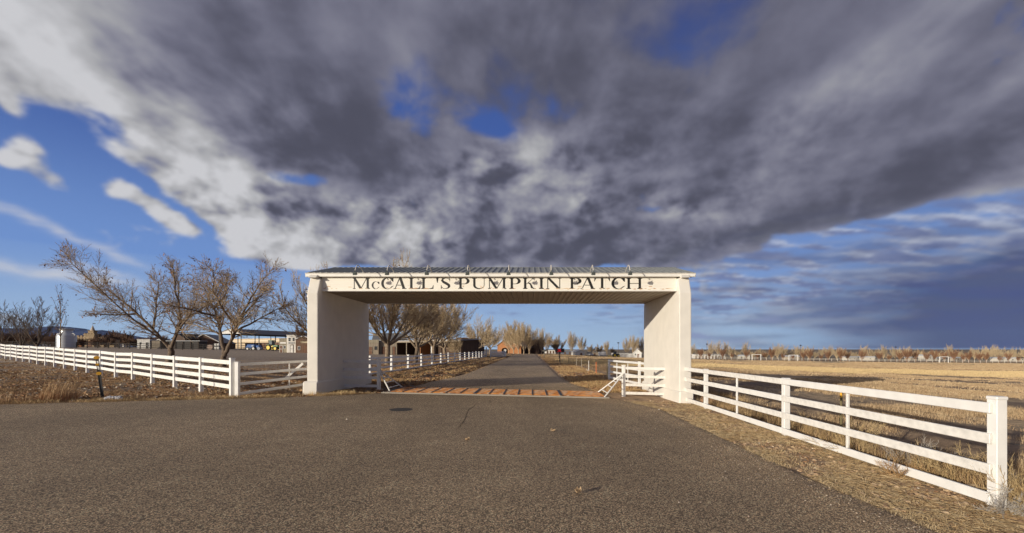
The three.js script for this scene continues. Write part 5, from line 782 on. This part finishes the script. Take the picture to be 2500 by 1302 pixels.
// lit message board by the drive
{ const p = onGround(1366.6, 68), t = thing('message_board', 'black roadside message board showing red lit text beside the drive', 'sign', p, -0.06), y = up(856.3, 68) - p[1];
  const cv = document.createElement('canvas'); cv.width = 256; cv.height = 112; const g = cv.getContext('2d'); g.fillStyle = '#050706'; g.fillRect(0, 0, 256, 112); const r = rng(3);
  [[54, 170, 12], [66, 166, 24], [84, 160, 38], [76, 156, 50], [92, 150, 60], [70, 166, 74], [50, 176, 86], [54, 92, 98], [130, 184, 98]].forEach(([a, b, y0]) => { for (let x = a; x < b; x += 5) if (r() < 0.82) { g.fillStyle = r() < 0.2 ? '#ff3b3b' : '#f01020'; g.fillRect(x, y0 - 4, 4, 4); g.fillRect(x, y0 + 1, 4, 3); } });
  const tex = new THREE.CanvasTexture(cv); tex.colorSpace = THREE.SRGBColorSpace; const face = std([0.01, 0.012, 0.011], 0.4); face.emissive = new THREE.Color(1, 1, 1); face.emissiveMap = tex; face.emissiveIntensity = 1.0;
  part('post', bx(0.15, y + 0.4, 0.15, 0, y / 2 - 0.2, -0.1, 0.02), std([0.018, 0.02, 0.026], 0.6), t); part('cabinet', bx(1.36, 0.6, 0.16, 0, y, 0, 0.015), M.black, t); const s = part('screen', new THREE.PlaneGeometry(1.26, 0.5), face, t); s.position.set(0, y, 0.084); }
{ const p = onGround(1328.5, 101), t = thing('road_sign', 'small dark signboard on a grey post at the right of the drive', 'sign', p, 0), y = up(857, 101) - p[1]; part('post', bx(0.12, y, 0.12, 0, y / 2 - 0.1, 0, 0.01), M.lampGrey, t); part('board', bx(1.0, 0.3, 0.06, 0, y, 0.09, 0.01), M.black, t); part('plate', bx(0.35, 0.12, 0.02, -0.15, y, 0.13, 0.004), BM.olive, t); }
// wire fence posts on the right of the drive
{ let first = null; [[37.9, 'orange', [0.62, 0.17, 0.05], 'bright orange stake in the wire fence right of the drive'], [42.8, 'white', [0.66, 0.63, 0.58], 'white pipe stake in the wire fence right of the drive'], [48.9, 'a', [0.34, 0.29, 0.22], 'thin grey fence stake second beyond the white pipe stake'], [54.4, 'b', [0.34, 0.29, 0.22], 'thin grey fence stake third beyond the white pipe stake'], [65.7, 'c', [0.15, 0.11, 0.08], 'dark fence stake just right of the message board'], [78, 'd', [0.3, 0.25, 0.2], 'fence stake just left of the message board post'], [90, 'e', [0.3, 0.25, 0.2], 'pale fence stake beyond the message board'], [32.4, 'f', [0.5, 0.42, 0.22], 'yellowish stake beside the angled white fence']].forEach(([Z, k, c, l]) => { const x = 5.35, y = groundY(x, -Z), mat = std(c, 0.7), t = thing('fence_stake', l, 'stake', [x, y, -Z], 0); part('stake', cyl(0.035, 0.035, 1.05, 0, 0.42, 0, 8), mat, t); part('tip', cyl(0.015, 0.035, 0.04, 0, 0.965, 0, 8), mat, t); if (k === 'white') part('foot', put(cyl(0.03, 0.03, 0.3, 0, 0, 0, 8), -0.1, 0.06, 0.05, 0, 0, 1.0), mat, t); });
  const w = new Shape3(); for (const h of [0.45, 0.8]) w.tube([32.4, 37.9, 42.8, 48.9, 54.4, 65.7, 78, 90].map((Z) => [5.35, groundY(5.35, -Z) + h, -Z]), Array(8).fill(0.004), 4); const o = thing('wire_strand', 'thin wire strands strung between the stakes right of the drive', 'wire', [5.35, groundY(5.35, -32.4), -32.4]); part('wire', w.build().translate(-5.35, -groundY(5.35, -32.4), 32.4), M.lampGrey, o); }
{ const x = 8.35, Z = 12.4, y = groundY(x, -Z), t = thing('fence_stake', 'weathered stake with a yellow tip behind the right white fence', 'stake', [x, y, -Z]); part('stake', cyl(0.03, 0.034, 1.2, 0, 0.5, 0, 8), std([0.16, 0.13, 0.06], 0.8), t); part('tip', cyl(0.02, 0.034, 0.16, 0, 1.17, 0, 8), std([0.80, 0.42, 0.03], 0.6), t);
  const p = [[8.4, 17], [8.35, 12.4], [8.3, 6.5], [8.25, 3]], w = new Shape3(); for (const h of [0.75, 1.05]) w.tube(p.map(([a, b]) => [a - x, groundY(a, -b) + h - y, -b + Z]), [0.003, 0.003, 0.003, 0.003], 4); part('wire', w.build(), M.lampGrey, t); }
// leaning delineator in the verge
{ const p = onGround(250, 14.75), t = thing('delineator_post', 'leaning black perforated post with three amber reflectors in the left verge', 'marker post', p, 0.35); t.rotation.z = 0.11;
  const ch = []; for (const s of [-1, 1]) ch.push(bx(0.016, 1.42, 0.025, s * 0.033, 0.6, 0, 0.003)); for (let k = 0; k < 34; k++) ch.push(bx(0.05, 0.018, 0.008, 0, -0.05 + k * 0.04, -0.006, 0.002)); ch.push(bx(0.06, 1.0, 0.012, 0, 0.4, -0.004, 0.002)); part('post', join(ch), M.black, t);
  const amber = std([0.50, 0.26, 0.012], 0.35); [[1.30, 0.052], [1.08, 0.05], [0.79, 0.05]].forEach(([y, r], i) => part('reflector', i === 1 ? new THREE.CylinderGeometry(0.06, 0.035, 0.075, 4).rotateX(Math.PI / 2).rotateZ(0.6).scale(1, 0.8, 0.35).translate(0, y, 0.03) : new THREE.CylinderGeometry(r * 1.25, r * 1.25, 0.025, 24).rotateX(Math.PI / 2).scale(1.15, 0.82, 1).translate(0.005, y, 0.032), amber, t)); }
{ // crumpled plastic
  const p = onGround(276, 14.2), t = thing('plastic_bag', 'crumpled whitish plastic bag on the verge beside the leaning post', 'plastic bag', p), mk = (sx, sy, sz, x, y, sd) => { const g = new THREE.IcosahedronGeometry(1, 4), a = g.attributes.position; for (let i = 0; i < a.count; i++) { const v = [a.getX(i), a.getY(i), a.getZ(i)], k = 0.72 + 0.55 * Math.abs(noise(v[0] * 2.4 + sd, v[1] * 2.4 + v[2] * 1.9)) + 0.25 * noise(v[0] * 6 + sd, v[2] * 6 + v[1] * 5); a.setXYZ(i, v[0] * k * sx + x, Math.max(-0.02, v[1] * k * sy + y), v[2] * k * sz); } g.computeVertexNormals(); return g; };
  const film = std([0.42, 0.42, 0.44], 0.4, { flatShading: true }); part('bag', mk(0.22, 0.11, 0.16, -0.07, 0.07, 1), film, t); part('flap', mk(0.12, 0.12, 0.1, 0.17, 0.07, 7), film, t); }
{ // stones and leaves on the asphalt
  const stone = (name, label, px, py, s, c, flat, pos) => { let Z = 8; for (let i = 0; i < 30; i++) Z = (EYE - groundY(at(px, Z), -Z)) * F / (py - CY); const p = pos ?? [at(px, Z), groundY(at(px, Z), -Z), -Z], g = new THREE.IcosahedronGeometry(s, 3), a = g.attributes.position; for (let i = 0; i < a.count; i++) { const v = [a.getX(i), a.getY(i), a.getZ(i)], k = 1 + 0.5 * noise(v[0] / s * 1.3 + px, v[1] / s * 1.3 + v[2] / s); a.setXYZ(i, v[0] * k * 1.2, v[1] * k * flat, v[2] * k); } g.computeVertexNormals(); const t = thing(name, label, name.split('_').pop(), [p[0], p[1] + 0.03 + s * flat * 0.5, p[2]]); part('body', boxUV(g.toNonIndexed()), std(null, 0.9, { map: mottled(128, 0.2, c, 0.4, 8, px) }), t); };
  stone('tan_rock', 'rounded tan rock tucked behind the bottom rail at the right end post', 2370, 1190, 0.13, [0.46, 0.34, 0.2], 0.6, [6.12, groundY(6.12, -6.35), -6.35]);
  for (const [px, py, s, l] of [[1141, 1081, 0.05, 'curled tan leaf on the asphalt left of centre'], [1350, 1058, 0.05, 'curled tan leaf on the asphalt nearest the cattle guard'], [1411, 1212, 0.055, 'curled tan leaf on the asphalt nearest the viewer']]) {
    let Z = 8; for (let i = 0; i < 30; i++) Z = (EYE - groundY(at(px, Z), -Z)) * F / (py - CY); const p = [at(px, Z), groundY(at(px, Z), -Z) + 0.034, -Z], t = thing('fallen_leaf', l, 'leaf', p, px * 0.7), g = new THREE.PlaneGeometry(1, 1, 8, 8), a = g.attributes.position; for (let i = 0; i < a.count; i++) { let u = a.getX(i) * 2, v = a.getY(i) * 2; const w = 1 - 0.55 * Math.pow(Math.abs(u), 1.6); a.setXYZ(i, u * s * 1.15, 0.012 + s * (0.85 * v * v * 0.8 + 0.55 * u * u + 0.25 * noise(u * 2 + px, v * 2)), v * w * s * 0.85); } g.computeVertexNormals(); part('blade', g, std([0.50, 0.35, 0.20], 0.85, { side: THREE.DoubleSide }), t); const st = new Shape3(); st.tube([[s * 1.1, 0.02, 0], [s * 1.6, 0.012, s * 0.2], [s * 2.0, 0.008, s * 0.25]], [0.003, 0.003, 0.002], 5); part('stalk', st.build(), M.twig, t); }
  for (const [px, py, l] of [[847, 1028, 'small pale pebble on the asphalt toward the left pier'], [1609, 1003, 'small pale pebble near the right edge of the asphalt']]) stone('pale_pebble', l, px, py, 0.022, [0.6, 0.52, 0.42], 0.8);
}

// ------------------------------------------------------------------ dry grass, weeds, litter
function tuft(seed, n, h, spread, w, lean = 0.5, wind = [0.25, 0, -0.05]) {
  const r = rng(seed), s = new Shape3();
  for (let i = 0; i < n; i++) {
    const a = r() * 6.283, d = Math.sqrt(r()) * spread, x = Math.cos(a) * d, z = Math.sin(a) * d, hh = h * (0.45 + r() * 0.65), la = r() * 6.283, ll = lean * (0.3 + r()) * hh, tx = x + Math.cos(la) * ll * 0.6 + wind[0] * hh * 0.5, tz = z + Math.sin(la) * ll * 0.6 + wind[2] * hh, f = r() * 3.14, cx = Math.cos(f) * w / 2, cz = Math.sin(f) * w / 2;
    const m = [lerp(x, tx, 0.38), hh * 0.6, lerp(z, tz, 0.38)], n1 = norm([-cz, 0.25 * w, cx]);
    s.tri([x - cx, -0.03, z - cz], [x + cx, -0.03, z + cz], [m[0] + cx * 0.7, m[1], m[2] + cz * 0.7]); s.tri([x - cx, -0.03, z - cz], [m[0] + cx * 0.7, m[1], m[2] + cz * 0.7], [m[0] - cx * 0.7, m[1], m[2] - cz * 0.7]); s.tri([m[0] - cx * 0.7, m[1], m[2] - cz * 0.7], [m[0] + cx * 0.7, m[1], m[2] + cz * 0.7], [tx, hh, tz]);
  }
  return s.build(false);
}
M.straw = new THREE.MeshStandardMaterial({ roughness: 0.9, side: THREE.DoubleSide, color: 0xffffff });
function scatter(name, label, category, geo, n, place, mat = M.straw) {
  const list = []; let tries = 0; while (list.length < n && tries++ < n * 6) { const q = place(); if (q) list.push(q); }
  const m = new THREE.InstancedMesh(geo, mat, list.length), d = new THREE.Object3D(), c = new THREE.Color();
  list.forEach((q, i) => { d.position.set(q.x, q.y ?? groundY(q.x, -q.Z), -q.Z); d.rotation.set(q.rx ?? 0, q.ry, q.rz ?? 0); d.scale.set(q.s, q.sy ?? q.s, q.s); d.updateMatrix(); m.setMatrixAt(i, d.matrix); c.setRGB(...q.c); m.setColorAt(i, c); });
  m.name = numbered(name); m.castShadow = m.receiveShadow = true; m.userData.kind = 'stuff'; tag(m, label, category); scene.add(m); return m;
}
const gr = rng(2024), pick = (z0, z1) => z0 * Math.pow(z1 / z0, gr());
const strawC = [[0.53, 0.385, 0.225], [0.45, 0.31, 0.17], [0.58, 0.44, 0.265], [0.36, 0.24, 0.135], [0.48, 0.355, 0.22]];
const col = (list, j = 0.25) => { const k = list[Math.floor(gr() * list.length)], s = 1 - j / 2 + gr() * j; return k.map((v) => v * s); };
const clearOf = (x, Z) => !isPaved(x, Z) && !(Z > 17 && Z < 23.3 && (x > 5.4 && x < 6.3 || x > -8.8 && x < -7.8));
// straw field on the right
scatter('field_grass', 'sparse dry golden grass over the field right of the fence', 'dry grass', tuft(1, 12, 0.22, 0.17, 0.009), 16000, () => { const Z = pick(2.2, 42), x = 6.3 + gr() * (4 + Z * 1.15), n = fbm(x * 0.22 + 4, Z * 0.22, 4); if (n + (gr() - 0.5) * 0.5 < 0.14) return null; return { x, Z, ry: gr() * 6.3, s: 0.5 + gr() * 0.6, sy: (0.4 + gr() * 0.65) * (0.75 + n), c: col(strawC) }; });
scatter('field_grass', 'short dry grass stubble across the middle of the right field', 'dry grass', tuft(2, 14, 0.15, 0.42, 0.028), 36000, () => { const Z = pick(24, 190), x = Z < 60 ? 6.5 + gr() * (Z * 1.25) : 4.5 + gr() * Z * 1.25, n = fbm(x * 0.09 + 4, Z * 0.06, 4), gold = ss(58, 68, Z + n * 10) * (1 - ss(82, 98, Z + n * 8)); if (n + (gr() - 0.5) * 0.6 < 0.06 - gold) return null; const dark = ss(26, 34, Z) * (1 - ss(54, 62, Z)) * ss(22, 10, x - 0.12 * Z); return { x, Z, ry: gr() * 6.3, s: 0.7 + gr() * 0.8, sy: (0.45 + gr() * 0.6) * (1 + gold * 0.9), c: mix3(col(gold > 0.4 ? [[0.62, 0.46, 0.235], [0.66, 0.50, 0.27]] : strawC), [0.15, 0.095, 0.055], dark * 0.75) }; });
scatter('field_grass', 'far dry grass of the right field toward the white fence', 'dry grass', tuft(3, 16, 0.2, 1.0, 0.07), 18000, () => { const Z = 100 + gr() * 100, x = 5 + gr() * Z * 1.25, n = fbm(x * 0.06 + 14, Z * 0.03, 4); if (n + (gr() - 0.5) * 0.5 < -0.1) return null; return { x, Z, ry: gr() * 6.3, s: 0.8 + gr() * 0.8, sy: 0.5 + gr() * 0.6, c: col(strawC) }; });
// ditch grass behind the right fence and at the pier
scatter('ditch_grass', 'taller brown grass in the ditch behind the right fence', 'dry grass', tuft(4, 18, 0.5, 0.2, 0.009, 0.7), 2600, () => { const Z = pick(3.2, 22), x = 6.15 + gr() * 2.4; if (fbm(x * 0.7, Z * 0.5, 3) + (gr() - 0.5) * 0.6 < 0.05) return null; return { x, Z, ry: gr() * 6.3, s: 0.5 + gr() * 0.5, sy: 0.35 + gr() * 0.6, c: col([[0.42, 0.28, 0.13], [0.5, 0.36, 0.18], [0.28, 0.18, 0.1]]) }; });
// straw along the asphalt edges
scatter('edge_straw', 'flattened pale straw along the right edge of the asphalt', 'dry grass', tuft(5, 12, 0.06, 0.13, 0.006, 2.0), 950, () => { const Z = pick(2.6, 17.5), x = rightEdgeX(Z) + 0.02 + Math.pow(gr(), 3.2) * 1.2 + 0.16 * noise(Z * 1.7, 40); if (fbm(x * 1.2 + 7, Z * 0.9, 3) + (gr() - 0.5) * 0.7 < -0.02 || !clearOf(x, Z)) return null; return { x, Z, ry: gr() * 6.3, s: 0.6 + gr() * 0.8, sy: 0.4 + gr() * 0.9, c: col([[0.55, 0.42, 0.24], [0.46, 0.34, 0.19], [0.60, 0.47, 0.29]]) }; });
scatter('edge_straw', 'dry straw tufts along the left edge of the asphalt', 'dry grass', tuft(6, 14, 0.13, 0.16, 0.010, 1.1), 2400, () => { const Z = 6 + gr() * 12, x = leftEdgeX(Z) - 0.05 - Math.pow(gr(), 1.8) * 1.4; if (fbm(x * 0.8 + 7, Z * 0.9, 3) + (gr() - 0.5) * 0.7 < 0.02 || !clearOf(x, Z)) return null; return { x, Z, ry: gr() * 6.3, s: 0.5 + gr() * 0.9, sy: 0.3 + gr() * 0.9, c: col([[0.50, 0.34, 0.17], [0.40, 0.26, 0.13], [0.6, 0.45, 0.24]]) }; });
scatter('verge_grass', 'thin brown grass over the left verge before the long fence', 'dry grass', tuft(7, 10, 0.09, 0.2, 0.010, 1.4), 11000, () => { const Z = pick(10, 60), x = -6.2 - gr() * (Z * 1.05); if (!clearOf(x, Z) || x > -9 && Z > 23 || fbm(x * 0.4 + 2, Z * 0.4, 4) + (gr() - 0.5) * 0.6 < 0.05 || (Z > 34 && gr() < 0.8)) return null; return { x, Z, ry: gr() * 6.3, s: 0.6 + gr() * 0.8, sy: 0.3 + gr() * 0.8, c: col([[0.36, 0.225, 0.115], [0.28, 0.165, 0.085], [0.46, 0.31, 0.16]]) }; });
scatter('verge_grass', 'dry grass on the verges of the drive past the gate', 'dry grass', tuft(8, 12, 0.13, 0.3, 0.018, 1.1), 9000, () => { const Z = pick(21, 170), x = gr() < 0.55 ? -4.9 - gr() * (5 + Z * 0.06) : 2.3 + gr() * 3.4; if (!clearOf(x, Z) || fbm(x * 0.4 + 2, Z * 0.3, 4) + (gr() - 0.5) * 0.7 < 0.0) return null; return { x, Z, ry: gr() * 6.3, s: 0.6 + gr() * 0.8, sy: 0.3 + gr() * 0.9, c: col([[0.46, 0.30, 0.14], [0.36, 0.21, 0.1], [0.56, 0.4, 0.2]]) }; });
// fallen leaves, chips and small stones
function flake(seed, s) { const r = rng(seed), q = new Shape3(), a = [-s, 0.2 * s, -s * 0.5], b = [s, 0.5 * s, -s * 0.6], c = [s * 0.9, 0.1 * s, s * 0.6], d = [-s * 0.8, 0.7 * s, s * 0.5], m = [0.1 * s, -0.15 * s, 0]; q.tri(a, m, b); q.tri(b, m, c); q.tri(c, m, d); q.tri(d, m, a); return q.build(false); }
const leafC = [[0.36, 0.19, 0.09], [0.28, 0.14, 0.065], [0.42, 0.26, 0.13], [0.34, 0.2, 0.1], [0.22, 0.12, 0.065], [0.30, 0.17, 0.09], [0.50, 0.36, 0.22], [0.24, 0.13, 0.07], [0.66, 0.58, 0.46]];
scatter('leaf_litter', 'brown and pale fallen leaves over the left verge', 'leaf litter', flake(1, 0.05), 16000, () => { const Z = pick(9, 44), x = -6 - gr() * (Z * 1.1); if (!clearOf(x, Z) || fbm(x * 0.3 + 32, Z * 0.3, 3) + (gr() - 0.5) * 0.9 < 0) return null; return { x, Z, ry: gr() * 6.3, rx: (gr() - 0.5) * 0.8, s: 0.5 + gr() * 0.9, c: col(leafC) }; });
scatter('leaf_litter', 'orange-brown fallen leaves along the drive under the row of trees', 'leaf litter', flake(2, 0.07), 9000, () => { const Z = pick(21, 110), x = gr() < 0.75 ? -4.7 - gr() * (5 + Z * 0.12) : 2.2 + gr() * 3.5; if (!clearOf(x, Z)) return null; return { x, Z, ry: gr() * 6.3, rx: (gr() - 0.5) * 0.8, s: 0.5 + gr() * 0.9, c: col(leafC.slice(0, 5)) }; });
scatter('leaf_litter', 'leaf scraps and chips along the bottom of the right fence', 'leaf litter', flake(3, 0.017), 3600, () => { const Z = pick(2.4, 18), x = 4.6 + gr() * 3.4; if (!clearOf(x, Z) || fbm(x * 0.9 + 3, Z * 0.6, 3) + (gr() - 0.5) * 0.7 < 0.05) return null; return { x, Z, ry: gr() * 6.3, rx: (gr() - 0.5) * 1.2, s: 0.4 + gr() * 1.4, c: col(leafC) }; });
scatter('gravel', 'loose gravel along the right edge of the asphalt and on it', 'gravel', new THREE.IcosahedronGeometry(0.012, 0).scale(1.2, 0.8, 1), 2600, () => { const Z = pick(2.4, 17), x = rightEdgeX(Z) + (gr() - 0.62) * 1.9 * (0.3 + gr()); return { x, Z, y: groundY(x, -Z) + (isPaved(x, Z) ? 0.034 : 0.006), ry: gr() * 6.3, s: 0.3 + gr() * gr() * 0.9, c: col([[0.34, 0.27, 0.2], [0.2, 0.16, 0.13], [0.40, 0.33, 0.25]]) }; });
scatter('gravel', 'stray pebbles scattered over the driveway', 'gravel', new THREE.IcosahedronGeometry(0.008, 0), 350, () => { const Z = pick(3.6, 18), x = leftEdgeX(Z) + gr() * (rightEdgeX(Z) - leftEdgeX(Z)); return { x, Z, y: groundY(x, -Z) + 0.036, ry: gr() * 6.3, s: 0.6 + gr() * 0.9, c: col([[0.5, 0.43, 0.35], [0.34, 0.27, 0.2]]) }; });
scatter('straw_stalks', 'loose straw stalks lying over the right verge', 'straw', (() => { const s = new Shape3(), r = rng(8); for (let i = 0; i < 5; i++) { const a = r() * 6.3, l = 0.08 + r() * 0.13, x = (r() - 0.5) * 0.2, z = (r() - 0.5) * 0.2; s.tube([[x, 0.006, z], [x + Math.cos(a) * l * 0.5, 0.014 + r() * 0.02, z + Math.sin(a) * l * 0.5], [x + Math.cos(a + 0.3) * l, 0.008, z + Math.sin(a + 0.3) * l]], [0.0022, 0.002, 0.0012], 3); } return s.build(false); })(), 3800, () => { const Z = pick(2.4, 17.5), x = rightEdgeX(Z) + 0.05 + gr() * 2.2; if (fbm(x * 0.9 + 17, Z * 0.7, 3) + (gr() - 0.5) * 0.8 < -0.05 || !clearOf(x, Z)) return null; return { x, Z, ry: gr() * 6.3, s: 0.7 + gr() * 0.9, c: col([[0.62, 0.48, 0.28], [0.5, 0.36, 0.19], [0.42, 0.28, 0.14]]) }; });
scatter('dirt_clods', 'small dirt clods scattered over the right verge and ditch edge', 'dirt clods', (() => { const g = new THREE.IcosahedronGeometry(0.03, 1), a = g.attributes.position; for (let i = 0; i < a.count; i++) { const k = 1 + 0.5 * noise(a.getX(i) * 40 + 3, a.getZ(i) * 40 + a.getY(i) * 30); a.setXYZ(i, a.getX(i) * k * 1.2, a.getY(i) * k * 0.7, a.getZ(i) * k); } g.computeVertexNormals(); return g; })(), 3600, () => { const Z = pick(2.4, 18), x = rightEdgeX(Z) + 0.15 + gr() * 2.6; if (fbm(x * 1.1 + 27, Z * 0.9, 3) + (gr() - 0.5) * 0.6 < 0.0 || !clearOf(x, Z)) return null; return { x, Z, ry: gr() * 6.3, s: 0.3 + gr() * gr() * 1.5, c: col([[0.42, 0.28, 0.165], [0.33, 0.21, 0.12], [0.5, 0.36, 0.22]]) }; });
// clumps one can point to
function clump(label, px, Z, seed, n, h, spread, colour, pos, wind = [0.5, 0, -0.05]) { const p = pos ? [pos[0], groundY(pos[0], -pos[1]), -pos[1]] : onGround(px, Z), t = thing('grass_clump', label, 'grass clump', p); const blades = part('blades', tuft(seed, n, h, spread, 0.009, 0.35, wind), std(colour, 0.9, { side: THREE.DoubleSide }), t); part('base_blades', tuft(seed + 1, Math.floor(n * 0.8), h * 0.5, spread * 1.1, 0.011, 0.6, wind), std(colour.map((c, i) => c * [0.8, 0.6, 0.5][i]), 0.9, { side: THREE.DoubleSide }), t); return t; }
clump('tall tan and reddish dry grass clump at the left road edge', 142, 13.9, 71, 420, 0.62, 0.42, [0.50, 0.34, 0.19]);
clump('small dry grass clump at the left edge of the view by the road', 20, 13.2, 73, 160, 0.36, 0.5, [0.38, 0.25, 0.14]);
clump('leaning pale grass clump behind the right fence at the pier', 0, 0, 75, 240, 0.85, 0.3, [0.56, 0.40, 0.21], [7.0, 15.6]);
clump('reddish grass clump at the foot of the right pier', 0, 0, 77, 160, 0.5, 0.28, [0.42, 0.25, 0.15], [6.35, 16.6]);
clump('golden grass tufts at the foot of the left pier near the cattle guard', 0, 0, 79, 190, 0.2, 0.42, [0.66, 0.5, 0.25], [-7.15, 17.6]);
clump('golden grass tuft before the left pier plinth', 0, 0, 81, 110, 0.2, 0.26, [0.60, 0.43, 0.21], [-8.0, 16.9]);
// bare weeds behind the right fence
function weed(label, x, Z, h, seed, mat) { const t = thing('dry_weed', label, 'weed', [x, groundY(x, -Z), -Z]), w = new Tree(seed, { kids: [0, 7, 5, 4], ratio: [0, 0.55, 0.55, 0.5], angle: [0, 0.7, 0.7, 0.7], rise: 0.04, wiggle: 0.3, twig: 0.0022, deepest: 3, leaf: 0.4 }); for (let i = 0; i < 10; i++) { const a = i / 10 * 6.283 + w.r(), s = 0.5 + w.r() * 0.7; w.branch([Math.cos(a) * 0.03, -0.02, Math.sin(a) * 0.03], norm([Math.sin(s) * Math.cos(a), Math.cos(s), Math.sin(s) * Math.sin(a)]), h * (0.7 + w.r() * 0.6), 0.005, 1); } const s = part('stems', w.trunk.build(), mat, t); part('sprays', w.crown.build(), mat, t); }
const strawStem = std([0.50, 0.37, 0.19], 0.9), greyStem = std([0.40, 0.36, 0.31], 0.9);
weed('straw-coloured dry weed leaning over the bottom rail at the thin stile', 6.15, 8.75, 0.55, 801, strawStem);
weed('grey twiggy weed behind the bottom rail right of the thin stile', 6.5, 7.9, 0.42, 802, greyStem);
weed('straw weed between the stile and the end post behind the bottom rail', 6.45, 7.0, 0.5, 803, strawStem);
weed('grey weed tangled behind the bottom rail near the end post', 6.7, 6.4, 0.4, 804, greyStem);
weed('bushy straw weed right of the big end post at the view edge', 6.42, 5.75, 0.55, 805, strawStem);
weed('tall dry weed beyond the end post at the right edge of the view', 6.9, 6.2, 0.6, 806, strawStem);
weed('low dry weed in the ditch left of the middle fence post', 6.6, 11.4, 0.45, 807, strawStem);
weed('dead weed heap lying over the bottom rail between stile and end post', 5.75, 7.2, 0.26, 808, std([0.42, 0.26, 0.12], 0.9));
weed('small grey weed against the white end post', 5.78, 5.6, 0.24, 809, greyStem);
renderer.render(scene, camera);
